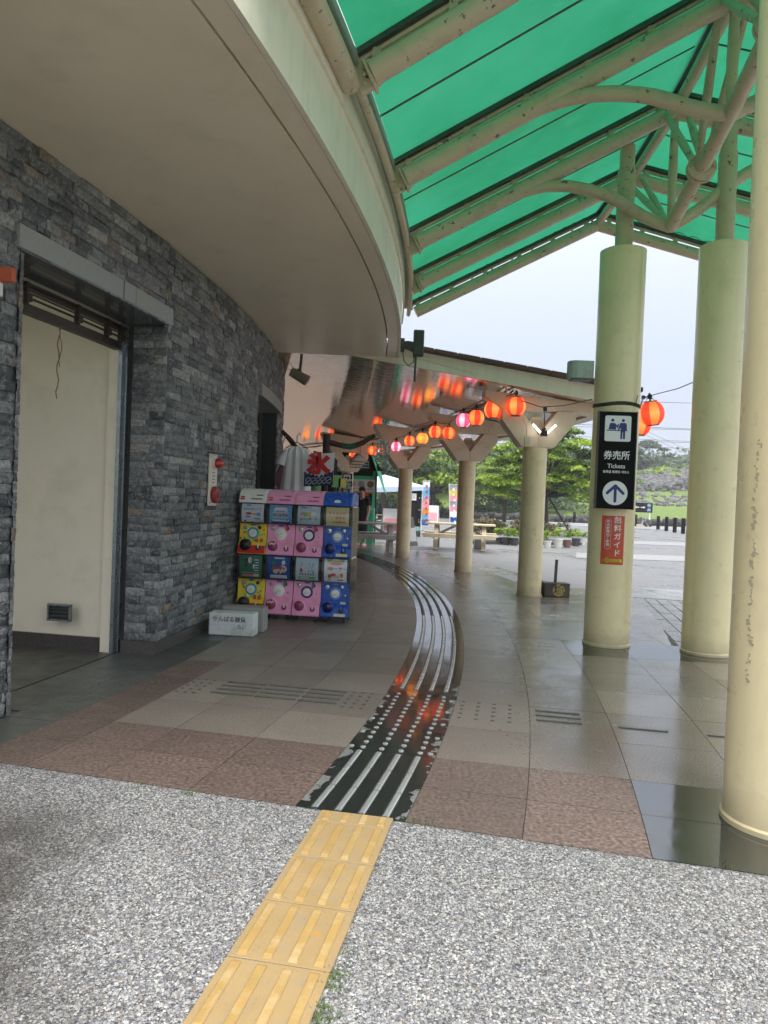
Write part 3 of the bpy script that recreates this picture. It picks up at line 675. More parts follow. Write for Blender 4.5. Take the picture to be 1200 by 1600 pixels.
# main wall: right of the doorway, above the lintel, up to the shop entrance
mw = thing('stone_wall', P(WR, -5), 'long curved wall of split grey stone blocks beside the walkway', 'stone wall')
mb = MB(); mb.arc(23.4, WR-.02, -8.27, -1.25, 0, SH, 12); mb.arc(23.4, WR-.02, -1.25, 3.1, 2.5, SH, 8); mb.arc(23.4, WR-.02, -14.6, -8.27, 2.75, SH, 8); mb.arc(23.4, WR-.02, 3.1, 6, 0, SH, 4); fin('backing', mb, M['mortar'], mw)
sp = curved_specs(-8.27, -1.25, .10, SH) + curved_specs(-1.25, 3.1, 2.62, SH) + curved_specs(-12.7, -8.27, 2.75, SH) + curved_specs(3.1, 6, .1, SH)
# the return beside the shutter rail, built of the same stone
for (z, h) in courses(.10, 2.60):
    x = 0.0
    while x < .27:
        wd = min(U(.1, .2), .28-x) ; wd = .28-x if .28-x-wd < .05 else wd
        c = P(WR-.28+x+wd/2+.012, -8.27, z+h/2) - TV(-8.27)*.002; sp.append((c, RV(-8.27), -TV(-8.27), wd-.002, h-.0025, .016)); x += wd
place_stones(mw, sp, 300)
mb = MB(); mb.arc(WR-.03, WR+.012, -8.27, -1.25, 0, .10, 10); mb.beam(P(WR-.28, -8.285, .05), P(WR+.01, -8.285, .05), .05, .1); fin('plinth', mb, simple('polished_plinth', (.09, .08, .075), .2, .5, 40), mw)
# near pier
pr = thing('stone_pier', P(23.6, -13.2), 'rough grey stone pier at the very edge of the doorway, beside the orange sign', 'stone wall')
mb = MB(); mb.arc(23.1, WR-.03, -18, -12.5, 0, SH, 8); fin('backing', mb, M['mortar'], pr)
sp = curved_specs(-16.5, -12.45, 0.0, SH)
for s in sp: pass
for (z, h) in courses(0, 2.6):
    sp.append((P(WR-.08, -12.44, z+h/2)+TV(-12.4)*.004, RV(-12.4), TV(-12.4), .19, h-.003, .02+U(0, .012)))
place_stones(pr, sp, 260)
# lintel over the doorway
ln = thing('door_lintel', P(WR, -10.2, 2.62), 'grey granite lintel over the open shuttered doorway', 'lintel')
mb = MB(); mb.arc(WR-.30, WR+.03, -12.55, -10.01, 2.62, 2.75, 4); fin('slab', mb, M['lintel'], ln, bev=.004)
mb = MB(); mb.arc(WR-.30, WR+.034, -9.98, -9.62, 2.62, 2.75, 2); fin('slab', mb, M['lintel'], ln, bev=.004)
mb = MB(); mb.arc(WR-.30, WR+.03, -9.59, -8.12, 2.62, 2.75, 3); fin('slab', mb, M['lintel'], ln, bev=.004)
mb = MB(); mb.arc(WR-.52, WR+.02, -12.5, -8.27, 2.608, 2.619, 4); fin('underside', mb, M['lintel_under'], ln)
mb = MB(); mb.arc(WR+.021, WR+.027, -11.9, -8.2, 2.612, 2.6195, 6); fin('trim', mb, M['steelrail'], ln)
# rolled shutter with its bars under the lintel
sh = thing('roller_shutter', P(WR-.32, -10.2, 2.4), 'rolled up shutter with rusty bars under the granite lintel', 'shutter')
mb = MB(); mb.arc(WR-.40, WR-.34, -12.6, -8.3, 2.40, 2.46, 4); fin('bottom_bar', mb, M['shutter'], sh)
for z, r in ((2.56, .02), (2.585, .012), (2.50, .008), (2.53, .006)):
    mb = MB(); mb.tube([P(WR-.35, a, z) for a in (-12.6, -11, -9.6, -8.3)], r, 6); fin('slide_bar', mb, M['shutter'], sh)
for a in (-11.25, -9.9, -8.95, -8.45):
    mb = MB(); mb.box(P(WR-.345, a, 2.52), (.03, .028, .15), (0, 0, rad(a))); mb.box(P(WR-.335, a, 2.49), (.04, .05, .04), (0, 0, rad(a))); fin('bracket', mb, M['shutter'], sh)
mb = MB(); mb.beam(P(WR-.34, -8.38, 0), P(WR-.34, -8.38, 2.46), .05, .03, up=RV(-8)); mb.beam(P(WR-.315, -8.33, 0), P(WR-.315, -8.33, 2.6), .02, .03, up=RV(-8)); fin('guide_rail', mb, M['steelrail'], sh)
mb = MB(); mb.tube([P(WR-.36, -10.35, 2.4)+Vector((0, .02*math.sin(k*1.7), -k*.045)) for k in range(12)], .004, 5); mb.tube([P(WR-.36, -10.35, 2.4)+Vector((.015, -.02*math.sin(k*1.3), -k*.04)) for k in range(8)], .003, 5); fin('pull_cord', mb, M['wirebrown'], sh)
# cream room wall seen through the doorway
iw = bpy.data.objects.new('wall', None); C.objects.link(iw); tag(iw, kind='structure'); iw.location = P(23.3, -8.3)
mb = MB(); mb.prism([P(20.4, -8.1, 0), P(WR-.36, -8.34, 0), P(WR-.36, -8.05, 0), P(20.4, -7.8, 0)], (0, 0, 2.95)); fin('plaster', mb, M['offwhite'], iw)
mb = MB(); mb.prism([P(20.4, -8.16, 0), P(WR-.46, -8.385, 0), P(WR-.46, -8.33, 0), P(20.4, -8.09, 0)], (0, 0, .11)); fin('skirting', mb, simple('dark_terrazzo', (.06, .05, .045), .25, .6, 50), iw)
mb = MB(); mb.prism([P(WR-.44, -8.42, 0), P(WR-.36, -8.42, 0), P(WR-.36, -8.3, 0), P(WR-.44, -8.3, 0)], (0, 0, 2.5)); fin('corner_post', mb, M['offwhite'], iw)
mb = MB(); mb.box(P(20.4, -10.6, 1.5), (.1, 4, 3.0)); fin('back_wall', mb, M['offwhite'], iw)
mb = MB(); mb.box(P(21.7, -10.3, 2.98), (2.9, 3.2, .05), (0, 0, rad(-10))); o = fin('ceiling', mb, M['offwhite']); tag(o, kind='structure')
# louvred vent low in the cream wall
qv = D(93, 957, 5.86); vt = thing('wall_vent', (qv.x, qv.y-.0, qv.z), 'small louvred metal vent low on the cream wall', 'vent', rz=rad(-8.2))
for (x, z, a, b) in ((0, .062, .2, .014), (0, -.062, .2, .014), (-.093, 0, .014, .12), (.093, 0, .014, .12)):
    mb = MB(); mb.box((x, 0, z), (a, .03, b)); fin('frame', mb, M['plaque'] if 0 else M['steelrail'], vt, True)
for z in (-.03, 0, .03): mb = MB(); mb.box((0, .008, z), (.17, .02, .012), (rad(40), 0, 0)); fin('louvre', mb, M['darkgrey'], vt, True)
mb = MB(); mb.box((0, .018, 0), (.18, .004, .11)); fin('back_plate', mb, M['black'], vt, True)
# orange and cream signboard edge
q = D(8, 425, 3.92); os_ = thing('hanging_sign', (q.x-.25, q.y, q.z-.1), 'end of an orange topped cream sign sticking out past the stone pier', 'sign')
q2 = Vector((-.0, 0, 0))
mb = MB(); mb.box((.0, 0, .085), (.60, .04, .075)); fin('top_strip', mb, M['terracotta'], os_, True, bev=.004)
mb = MB(); mb.box((-.03, 0, .01), (.52, .05, .075)); fin('board', mb, M['white'], os_, True, bev=.004)
# second doorway: shop entrance
sl_ = thing('shop_lintel', P(WR, 0, 2.5), 'second granite lintel above the dark shop entrance behind the machines', 'lintel')
mb = MB(); mb.arc(WR-.3, WR+.05, -1.35, 3.2, 2.47, 2.62, 5); fin('slab', mb, M['lintel'], sl_, bev=.004)
sdr = thing('shop_entrance', P(WR-.25, 1), 'dark glazed shop entrance half hidden behind the capsule machines', 'door')
for a in (-1.1, .3, 1.7, 3.0):
    mb = MB(); mb.box(P(WR-.25, a, 1.23), (.06, .06, 2.46), (0, 0, rad(a))); fin('frame', mb, M['darkgrey'], sdr)
for a in (-.4, 1.0, 2.35):
    mb = MB(); mb.box(P(WR-.27, a, 1.23), (.012, .52, 2.4), (0, 0, rad(a))); fin('pane', mb, simple('dark_glass', (.01, .012, .012), .05, .1, rv=.02), sdr)
# fire alarm plate
al = thing('fire_alarm', P(WR+.012, -5.65, 1.18), 'cream fire alarm plate with a red lamp above a red bell on the stone wall', 'alarm', rz=rad(90-5.65))
mb = MB(); mb.box((0, -.012, .245), (.21, .02, .49)); fin('plate', mb, M['plaque'], al, True, bev=.005)
mb = MB(); mb.box((0, -.03, .495), (.24, .07, .012)); fin('hood', mb, M['darkgrey'], al, True)
mb = MB(); mb.lathe((0, -.022, .40), [(.055, 0), (.055, -.02), (.048, -.022)], 20, 'y'); fin('lamp_ring', mb, M['plaque'], al, True, smooth=True)
mb = MB(); mb.lathe((0, -.042, .40), [(.046, 0), (.044, -.03), (.034, -.055), (.016, -.07), (.001, -.073)], 20, 'y'); fin('lamp_lens', mb, M['redlamp'], al, True, smooth=True)
mb = MB(); mb.lathe((0, -.022, .105), [(.075, 0), (.08, -.01), (.078, -.03), (.066, -.045), (.03, -.05), (.028, -.058), (.001, -.06)], 24, 'y'); fin('bell', mb, M['bellred'], al, True, smooth=True)
for z in (.22, .25, .28, .31): mb = MB(); mb.box((0, -.023, z), (.07, .003, .007)); fin('speaker_slot', mb, M['black'], al, True)
mb = MB()
for x in (-.09, .09):
    for z in (.03, .46): mb.lathe((x, -.022, z), [(.007, 0), (.006, -.004)], 8, 'y')
fin('screws', mb, M['steelrail'], al, True)['kind'] = 'stuff'

# ================================================================== EAVE of the near building
ev = thing('eave_roof', P(25, -8, SH), 'smooth cream concrete eave curving over the walkway beside the green canopy', 'roof')
mb = MB(); mb.arc(22.6, 25.20, -18.2, 1.95, SH, SH+.25, 40); fin('soffit', mb, M['soffit'], ev, smooth=False)
mb = MB(); mb.arc(25.215, 25.34, -18.2, 1.95, SH, SH+.05, 40); fin('edge_band', mb, M['soffit'], ev)
mb = MB(); mb.arc(25.345, 25.375, -18.2, 1.96, SH-.004, SH+.37, 40); fin('fascia', mb, M['fascia'], ev)
mb = MB(); mb.arc(22.6, 25.344, -18.2, 1.94, SH+.26, SH+.34, 30); fin('roof_slab', mb, M['fascia'], ev)
# ================================================================== PORCH of the far building
def zs(R): return 3.16-.14*(R-25.5)
pz0, pz1 = 1.97, 41.0
po = thing('porch_roof', P(26, 5, 3.0), 'glossy sloping porch roof with brown tiled edge above the string of lanterns', 'roof')
mb = MB(); mb.arc(22.6, 28.45, pz0, pz1, 0, .12, 34, zs); fin('soffit', mb, M['porch_soffit'], po)
mb = MB(); mb.arc(28.46, 28.62, pz0-.08, pz1, -.03, .20, 34, zs); mb.arc(24.6, 28.455, pz0-.10, pz0-.005, -.015, .2, 1, zs); fin('fascia', mb, M['fascia'], po)
for i in range(12):
    r0 = 24.9+i*.32; mb = MB(); mb.arc(r0, r0+.312, pz0-.34, pz0+.6, .202, .265, 1, zs); fin('roof_tile', mb, M['roof_tile'], po, bev=.008)
mb = MB(); mb.arc(24.6, 28.7, pz0+.6, pz1, .202, .24, 30, zs); fin('roof_covering', mb, M['roof_tile'], po)
mb = MB(); mb.arc(28.3, 28.72, pz0-.18, pz1, .13, .20, 30, zs); fin('roof_edge', mb, M['roof_tile'], po)
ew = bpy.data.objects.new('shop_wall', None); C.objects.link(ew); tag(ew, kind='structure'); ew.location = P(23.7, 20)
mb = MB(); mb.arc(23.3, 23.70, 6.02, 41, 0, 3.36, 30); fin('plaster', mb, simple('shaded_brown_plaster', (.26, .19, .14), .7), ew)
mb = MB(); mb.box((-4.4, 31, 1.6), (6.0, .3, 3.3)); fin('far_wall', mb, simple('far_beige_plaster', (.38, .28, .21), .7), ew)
# ------------------------------------------------------------------ porch columns with Y brackets
porch_cols = [((2.14, 10.62), 2.93, 'beige porch column with twin light tubes in its Y bracket, beside the dark block'),
              ((1.53, 13.86), 9.8, 'second porch column, standing before the pale picnic table'),
              ((.46, 16.80), 16.4, 'third porch column, between the two picnic tables'),
              ((-1.03, 20.0), 23.7, 'farthest porch column, with a small ticket sign, beside the green kiosk')]
pcols = []
for (xy, a, lab) in porch_cols:
    th = thing('porch_column', (xy[0], xy[1], 0), lab, 'column', 'porch columns under the lantern roof', rz=rad(a))
    z0 = 2.13 if a < 5 else (2.08 if a < 12 else 2.02); R0 = math.hypot(xy[0]-CX, xy[1]-CY); zt = z0+.52; r = .172 if a < 5 else .16
    mb = MB(); mb.lathe((0, 0, 0), [(r+.012, 0), (r+.012, .03), (r, .035), (r, z0)], 40); fin('shaft', mb, M['porch_column'], th, True, smooth=True)
    w0, w1, d_ = .235, .53, .15; hh = zt-z0
    # V shaped bracket: two arms with a notch between
    kk = [(-w0, z0+.002), (w0, z0+.002), (w1, z0+hh*.75), (w1, zt), (w1-.22, zt), (0, z0+hh*.28), (-w1+.22, zt), (-w1, zt), (-w1, z0+hh*.75)]
    mb = MB()
    L_ = [(-w0, z0+.002), (0, z0+.002), (0, z0+hh*.34), (-w1+.27, zt), (-w1, zt), (-w1, z0+hh*.72)]
    mb.prism([(x, -d_, z) for x, z in L_], (0, 2*d_, 0)); mb.prism([(-x, -d_, z) for x, z in reversed(L_)], (0, 2*d_, 0)); fin('bracket', mb, M['bracket'], th, True, bev=.006)
    mb = MB(); c_ = z0+hh*.66; mb.prism([(0, -.02, c_-.15), (.12, -.02, c_), (.06, -.02, c_+.10), (-.06, -.02, c_+.10), (-.12, -.02, c_)], (0, .04, 0)); fin('ornament', mb, M['bracket'], th, True, bev=.004)
    mb = MB()
    for k in range(5):
        x = -.06+k*.03; mb.tube([(x, -.024, c_-.04), (x+.02, -.026, c_), (x-.01, -.026, c_+.03), (x+.015, -.024, c_+.06)], .004, 5)
    fin('carving', mb, M['wirebrown'], th, True)
    mb = MB(); mb.prism([(-.78, -.13, zs(R0)+.02), (-.78, -.13, zs(R0)-.06), (-.53, -.13, zt+.003), (.53, -.13, zt+.003), (1.0, -.13, zs(R0)-.14-.14), (1.0, -.13, zs(R0)-.12)], (0, .26, 0)); fin('beam', mb, M['bracket'], th, True, bev=.005)
    pcols.append(th)
# ================================================================== GREEN CANOPY
TH = [-14.2, -11.15, -8.05, -4.9, -1.95, .92]     # rafter angles
RE, ZE, RR_, ZR = 25.44, 3.70, 27.9, 5.0           # eave radius/height, ridge radius/height
RE2, ZE2 = 30.4, 4.40
cn = thing('green_canopy', P(27.9, -6.5, 3.7), 'high gabled canopy of translucent green panels on cream steel tubes', 'canopy')
def raf(a, t): return P(RE+(RR_-RE)*t, a, ZE+(ZR-ZE)*t)
def raf2(a, t): return P(RR_+(RE2-RR_)*t, a, ZR+(ZE2-ZR)*t)
for i, a in enumerate(TH):
    mb = MB(); mb.cyl(raf(a, .05), raf(a, 1.0), .072, n=18); fin('rafter', mb, M['steel'], cn, smooth=True)
    mb = MB(); mb.cyl(raf2(a, 0.0), raf2(a, 1), .072, n=18); fin('rafter', mb, M['steel'], cn, smooth=True)
    if i < 5:
        e = raf(a, .035); mb = MB(); mb.box(e, (.13, .04, .17), (0, -math.atan2(ZR-ZE, RR_-RE), rad(a))); mb.box(e+RV(a)*.03, (.02, .12, .16), (0, -math.atan2(ZR-ZE, RR_-RE), rad(a)))
        fin('mounting_plate', mb, M['steel'], cn, bev=.004)
        mb = MB()
        for k in (-1, 0, 1): mb.lathe(e+Vector((0, 0, k*.045))-TV(a)*.022, [(.013, 0), (.012, -.012), (.002, -.014)], 8, 'y')
        fin('bolts', mb, M['steel'], cn)['kind'] = 'stuff'
# rails that carry the panels, one above each rafter
def lift(p, dz): return p+Vector((0, 0, dz))
for i, a in enumerate(TH):
    for F_, nm in ((raf, 0), (raf2, 1)):
        aa = a+.0
        mb = MB(); mb.beam(lift(F_(aa, .0), .155), lift(F_(aa, 1), .150), .11, .045); mb.beam(lift(F_(aa, .0), .178), lift(F_(aa, 1), .178), .045, .012); fin('rail', mb, M['rail'], cn)
        mb = MB(); mb.cyl(lift(F_(aa, .0), .118), lift(F_(aa, 1), .118), .020, n=8); fin('rail_tube', mb, M['steel'], cn, smooth=True)
        mb = MB()
        for k in range(11):
            t_ = .06+k*.088; p = F_(aa, t_); mb.cyl(lift(p, .13)+TV(a)*.045, lift(p, .185)+TV(a)*.045, .006, n=5)
            if k % 2 == 0: mb.box(lift(p, .095), (.05, .05, .06))
        o = fin('clips', mb, M['steel'], cn); o['kind'] = 'stuff'
# panels between rails
for i in range(len(TH)-1):
    for F_ in (raf, raf2):
        a0, a1 = TH[i]+.10, TH[i+1]-.10
        tA, tB = (.015, .985) if F_ is raf else (.015, 1.0)
        mb = MB(); n = 4; b = []
        for k in range(n+1):
            a = a0+(a1-a0)*k/n; b.append((lift(F_(a, tA), .165), lift(F_(a, tB), .165)))
        for k in range(n):
            q = [b[k][0], b[k+1][0], b[k+1][1], b[k][1]]; mb.add(q, [(0, 1, 2, 3)])
        fin('roof_panel', mb, M['green'], cn)
        mb = MB(); am = (a0+a1)/2; mb.beam(lift(F_(am, .0), .160), lift(F_(am, .97), .160), .018, .006); fin('panel_joint', mb, M['rail'], cn)
# clear corrugated strip at the far gable and its looped wire
mb = MB(); pts = []
for k in range(64):
    t_ = k/63; p = lift(raf(.62, t_), .13+.02*math.sin(k*2.0)); pts.append(p)
mb.tube(pts, .0045, 4); 
pts = [lift(raf2(.62, k/40), .13+.02*math.sin(k*2.0)) for k in range(41)]; mb.tube(pts, .0045, 4); fin('looped_wire', mb, M['line'], cn)
mb = MB(); mb.beam(lift(raf(1.05, 0), .155), lift(raf(1.05, 1), .155), .10, .008); mb.beam(lift(raf2(1.05, 0), .155), lift(raf2(1.05, 1), .155), .10, .008); fin('gable_flashing', mb, simple('pale_flashing', (.5, .55, .5), .4), cn)
for t0 in np.linspace(.03, .97, 10):
    mb = MB(); mb.cyl(lift(raf(.92, t0), .05), lift(raf(.92, t0), .12), .012, n=6); fin('gable_stub', mb, M['steel'], cn)
# eave tube along the building and ridge tube
mb = MB(); mb.tube([P(RE, a, ZE) for a in np.linspace(TH[0], -11.2, 6)], .062, 14); fin('eave_tube', mb, M['steel'], cn, smooth=True)
mb = MB(); mb.tube([P(RE+.03, a, ZE+.03) for a in np.linspace(-11.1, TH[-1], 14)], .028, 12); fin('eave_tube', mb, M['steel'], cn, smooth=True)
mb = MB(); mb.arc(25.36, 25.485, TH[0], TH[-1], 3.805, 3.815, 30); mb.arc(25.47, 25.485, TH[0], TH[-1], 3.80, 3.86, 30); fin('gutter', mb, simple('gutter_metal', (.30, .36, .30), .5), cn)
mb = MB(); mb.arc(25.38, 25.40, -18.1, TH[-1], 3.60, 3.83, 30); fin('upstand', mb, M['fascia'], cn)
mb = MB(); mb.tube([P(RR_, a, ZR+.02) for a in np.linspace(TH[0], TH[-1], 10)], .05, 12); fin('ridge_tube', mb, M['steel'], cn, smooth=True)
mb = MB(); mb.tube([P(RR_, a, ZR+.17) for a in np.linspace(TH[0], TH[-1], 10)], .05, 4); fin('ridge_cap', mb, M['rail'], cn)
mb = MB(); mb.tube([P(RE2, a, ZE2) for a in np.linspace(TH[0], TH[-1], 10)], .05, 12); fin('outer_eave_tube', mb, M['steel'], cn, smooth=True)
# bottom chord with arches, posts and webs
chz = {-14.2: 4.42, -11.15: 4.30, -8.05: 4.17, -4.9: 3.93}
Bn = {a: P(RR_+.0, a, z) for a, z in chz.items()}
keys = list(chz)
mb = MB(); mb.tube([Bn[a] for a in keys] , .058, 14); fin('bottom_chord', mb, M['steel'], cn, smooth=True)
for a in keys[1:]:
    B = Bn[a]
    for sg, F_ in ((1, lambda t_: raf(a, t_)), (-1, lambda t_: raf2(a, 1-t_))):
        s0 = F_(.30); s1 = F_(.52)+Vector((0, 0, -.06)); hr = [(.30, .0), (.42, -.015), (.54, -.075), (.66, -.21), (.78, -.40), (.90, -.655), (1.0, None)]
        pts = []
        for t_, dz in hr:
            p = F_(t_)
            pts.append(B.copy() if dz is None else Vector((p.x, p.y, p.z+dz*(ZR-B.z)/.83)))
        # smooth
        P3 = []
        for k in range(len(pts)-1):
            p0, p1, p2, p3 = pts[max(k-1, 0)], pts[k], pts[k+1], pts[min(k+2, len(pts)-1)]
            for u_ in (0, .33, .66): P3.append(.5*((2*p1)+(p2-p0)*u_+(2*p0-5*p1+4*p2-p3)*u_*u_+(3*p1-p0-3*p2+p3)*u_**3))
        P3.append(pts[-1]); mb = MB(); mb.tube(P3, .055, 14); fin('arch', mb, M['steel'], cn, smooth=True)
for i in range(len(keys)):
    a = keys[i]; T = P(RR_, a, ZR); B = Bn[a]
    mb = MB(); mb.tube([B, B.lerp(T, .12), B.lerp(T, .5), B.lerp(T, .88), T], [.022, .034, .042, .034, .022], 12); fin('post', mb, M['steel'], cn, smooth=True)
    if i < len(keys)-1:
        a2 = keys[i+1]; Fm = Bn[a].lerp(Bn[a2], .42)
        d_ = (Bn[a2]-Bn[a]).normalized()
        for q in (-.022, .022): mb = MB(); mb.cyl(Fm+d_*(q-.012), Fm+d_*(q+.012), .115, n=20); fin('flange', mb, M['steel'], cn, bev=.003)
        mb = MB()
        for k in range(6):
            t_ = k*math.pi/3; e = RV(a)*math.cos(t_)*.088+Vector((0, 0, math.sin(t_)*.088)); mb.cyl(Fm+e-d_*.05, Fm+e+d_*.05, .012, n=6)
        fin('flange_bolts', mb, M['steel'], cn)['kind'] = 'stuff'
        for tgt, off in ((T, .03), (P(RR_, a2, ZR), -.03)):
            for sx in (-1, 1):
                s0 = Fm+RV(a)*sx*.03; s1 = tgt+RV(a)*sx*.10; mb = MB(); mb.tube([s0, s0.lerp(s1, .15), s0.lerp(s1, .5), s0.lerp(s1, .85), s1], [.018, .028, .036, .028, .018], 10); fin('web', mb, M['steel'], cn, smooth=True)
# web beyond the last chord node, up to the far ridge nodes
for a2 in (-1.95,):
    for sx in (-1, 1):
        s0 = Bn[-4.9]; s1 = P(RR_+sx*.1, a2, ZR); mb = MB(); mb.tube([s0, s0.lerp(s1, .5), s1], [.02, .036, .02], 10); fin('web', mb, M['steel'], cn, smooth=True)
# ------------------------------------------------------------------ canopy columns
def ccol(x, y, a, inner, lab, r=.213, ztop=3.75):
    th = thing('canopy_column', (x, y, 0), lab, 'column', 'tall cream columns carrying the green canopy', rz=rad(a))
    mb = MB(); mb.lathe((0, 0, 0), [(r+.010, 0), (r+.010, .02), (r, .028), (r, ztop-.005), (r-.01, ztop), (.09, ztop+.001)], 56); fin('shaft', mb, M['column'], th, True, smooth=True)
    sgn = 1 if inner else -1
    R0 = math.hypot(x-CX, y-CY)
    zr_ = (ZE+(ZR-ZE)*(R0-RE)/(RR_-RE)) if inner else (ZR+(ZE2-ZR)*(R0-RR_)/(RE2-RR_))
    mb = MB(); mb.cyl((0, 0, ztop+.004), (0, 0, zr_-.28), .082, n=20); fin('upper_pipe', mb, M['steel'], th, True, smooth=True)
    mb = MB(); mb.cyl((0, 0, zr_-.29), (0, 0, zr_-.05), .070, n=20); fin('pipe_head', mb, M['steel'], th, True, smooth=True)
    return th
colA = ccol(2.18, 7.05, -4.6, True, 'cream canopy column carrying the black ticket sign and the red sticker')
colB = ccol(3.03, 6.81, -4.9, False, 'plain cream canopy column just past the one with the ticket sign')
colC = ccol(1.715, 3.10, -12.85, True, 'nearest cream canopy column, with faded tape marks, standing on black polished tiles')
colD = ccol(2.62, 2.83, -12.9, False, 'outer canopy column paired with the nearest one on the side away from the shops')
# ================================================================== LANTERNS
LANR = 27.15
def lantern(x, y, z, dia, kind, label, tilt=0.0, rz=0.0):
    th = thing('paper_lantern', (x, y, z), label, 'lantern', 'lit lanterns strung under the porch roof', rz=rz)
    th.rotation_euler = (0, tilt, rz)
    r = dia/2; cols = dict(red=('lan_red', 'lan_mid'), gold=('lan_gold', 'lan_mid'), pink=('lan_pink', 'lan_white'))[kind]
    n, k = 24, 14; mb = MB(); prof = []
    for i in range(k+1):
        t_ = -1+2*i/k; zz = r*.98*t_*.95; rr = r*math.sqrt(max(0, 1-(t_*.86)**2)); prof.append((rr*(1+.012*(i % 2)), zz))
    for i in range(k):
        for j in range(n):
            a0, a1 = 2*math.pi*j/n, 2*math.pi*(j+1)/n; mb.mat((j//3) % 2)
            (ra, za), (rb, zb) = prof[i], prof[i+1]
            mb.add([(ra*math.cos(a0), ra*math.sin(a0), za), (ra*math.cos(a1), ra*math.sin(a1), za), (rb*math.cos(a1), rb*math.sin(a1), zb), (rb*math.cos(a0), rb*math.sin(a0), zb)], [(0, 1, 2, 3)])
    fin('shade', mb, [M[cols[0]], M[cols[1]]], th, True)
    for s in (-1, 1):
        mb = MB(); mb.lathe((0, 0, s*r*.95), [(r*.50, -r*.05), (r*.52, r*.05)], 18); fin('rim', mb, M['black'], th, True)
    mb = MB(); mb.cyl((0, 0, r), (0, 0, r+.09), .010, n=6); mb.lathe((0, 0, r+.05), [(.02, -.025), (.028, 0), (.02, .025)], 10)
    for s in (-1, 1): mb.tube([(s*r*.45, 0, r*.98), (s*r*.2, 0, r+.035), (0, 0, r+.05)], .003, 4)
    fin('socket', mb, M['black'], th, True)
    return th
def lan_at(px, py, z):
    d = ray(px, py); t_ = (z-CAM_H)/d.z; q = Vector((0, 0, CAM_H))+d*t_; return q
LZ = 2.68
L = [(806, 635, .27, 'red', 'largest red lantern under the porch roof, beside the Y bracket with light tubes'),
     (771, 640, .26, 'red', 'second red lantern from the Y bracket with light tubes, round and full'),
     (744, 653, .25, 'red', 'red lantern touching the pink one above the second porch column'),
     (724, 657, .24, 'pink', 'pink lantern above the second porch column'),
     (701, 677, .25, 'red', 'red lantern just past the second porch column, right one of two close together'),
     (680, 675, .25, 'red', 'orange red lantern, left one of two close together past the second porch column'),
     (660, 685, .25, 'gold', 'golden orange lantern between the second and third porch columns'),
     (640, 689, .24, 'red', 'red lantern above the third porch column bracket'),
     (619, 698, .24, 'pink', 'smaller pink lantern at the third porch column bracket'),
     (600, 702, .25, 'red', 'red lantern beside the dangling shell mobile'),
     (582, 704, .25, 'red', 'red lantern half hidden behind the shell mobile'),
     (552, 711, .25, 'red', 'small far red lantern at the farthest Y bracket, near the ice flag'),
     (533, 711, .25, 'gold', 'small far golden lantern just beyond the ice flag'),
     (511, 715, .24, 'red', 'far red lantern hidden behind the ice flag, mirrored in the soffit above it'), (491, 718, .24, 'red', 'far red lantern hidden behind the white dress shoulder and flag edge'), (471, 721, .24, 'gold', 'farthest golden lantern hidden behind the white dress')]
lpos = []
for (px, py, dia, kd, lab) in L:
    q = lan_at(px, py, {806: 2.68, 771: 2.66, 744: 2.64, 724: 2.64, 619: 2.48, 600: 2.5}.get(px, 2.58)); dia *= {701: .94, 680: .94, 660: .94, 640: .94, 619: .93, 600: .93}.get(px, 1)
    if px < 595: q = D(px, py, {582: 19.6, 552: 21.3, 533: 22.4, 511: 23.2, 491: 24.0, 471: 24.7}[px])
    lantern(q.x, q.y, q.z, dia, kd, lab, rz=U(0, 3)); lpos.append(q)
qa = D(1018, 646, 8.2); lantern(qa.x, qa.y, qa.z, .275, 'red', 'big red lantern hanging tilted beside the ticket sign column', tilt=rad(-10), rz=.3)
qb = D(1000, 664, 8.9); lantern(qb.x, qb.y, qb.z, .26, 'red', 'red lantern partly hidden behind the ticket sign column', rz=.2)
# more lanterns that show mainly in the glossy soffit
for i, a in enumerate(()):
    p = P(LANR-.2, a, LZ); lantern(p.x, p.y, p.z, .24, 'red' if i % 2 else 'gold', 'far lantern at the end of the string beyond the ice flag, ' + ('redder' if i % 2 else 'golden'))
# cable that carries them
cb = thing('lantern_cable', (lpos[0].x, lpos[0].y, 2.8), 'thin dark cable looping between the lit lanterns', 'cable')
mb = MB(); prev = None
for q in lpos:
    c = q+Vector((0, 0, .20))
    if prev is not None:
        m_ = prev.lerp(c, .5)-Vector((0, 0, .035)); mb.tube([prev, prev.lerp(m_, .5)-Vector((0, 0, .01)), m_, m_.lerp(c, .5)-Vector((0, 0, .01)), c], .006, 4)
    prev = c
fin('cable', mb, M['line'], cb)
cd_ = thing('conduit', (1.6, 10.2, 2.9), 'pair of brown conduits running under the porch soffit above the lanterns', 'conduit')
for off in (0, .09):
    mb = MB(); pts = [P(26.95+off, 2.6, zs(27)-.03)]
    for a in np.linspace(3.4, 34, 30): pts.append(P(26.95+off, a, zs(27)-.045-.01*math.sin(a*2)))
    mb.tube(pts, .014, 6); fin('pipe', mb, M['wirebrown'], cd_, smooth=True)
mb = MB(); mb.tube([P(26.95, 2.6, zs(27)-.03), P(26.9, 2.25, zs(27)+.01), P(26.6, 1.93, zs(26.6)+.03), P(26.3, 1.86, zs(26.3)+.06), P(25.6, 1.86, zs(25.6)+.12), P(25.3, 1.86, zs(25.3)+.13)], .018, 6); fin('bend', mb, M['fascia'], cd_, smooth=True)
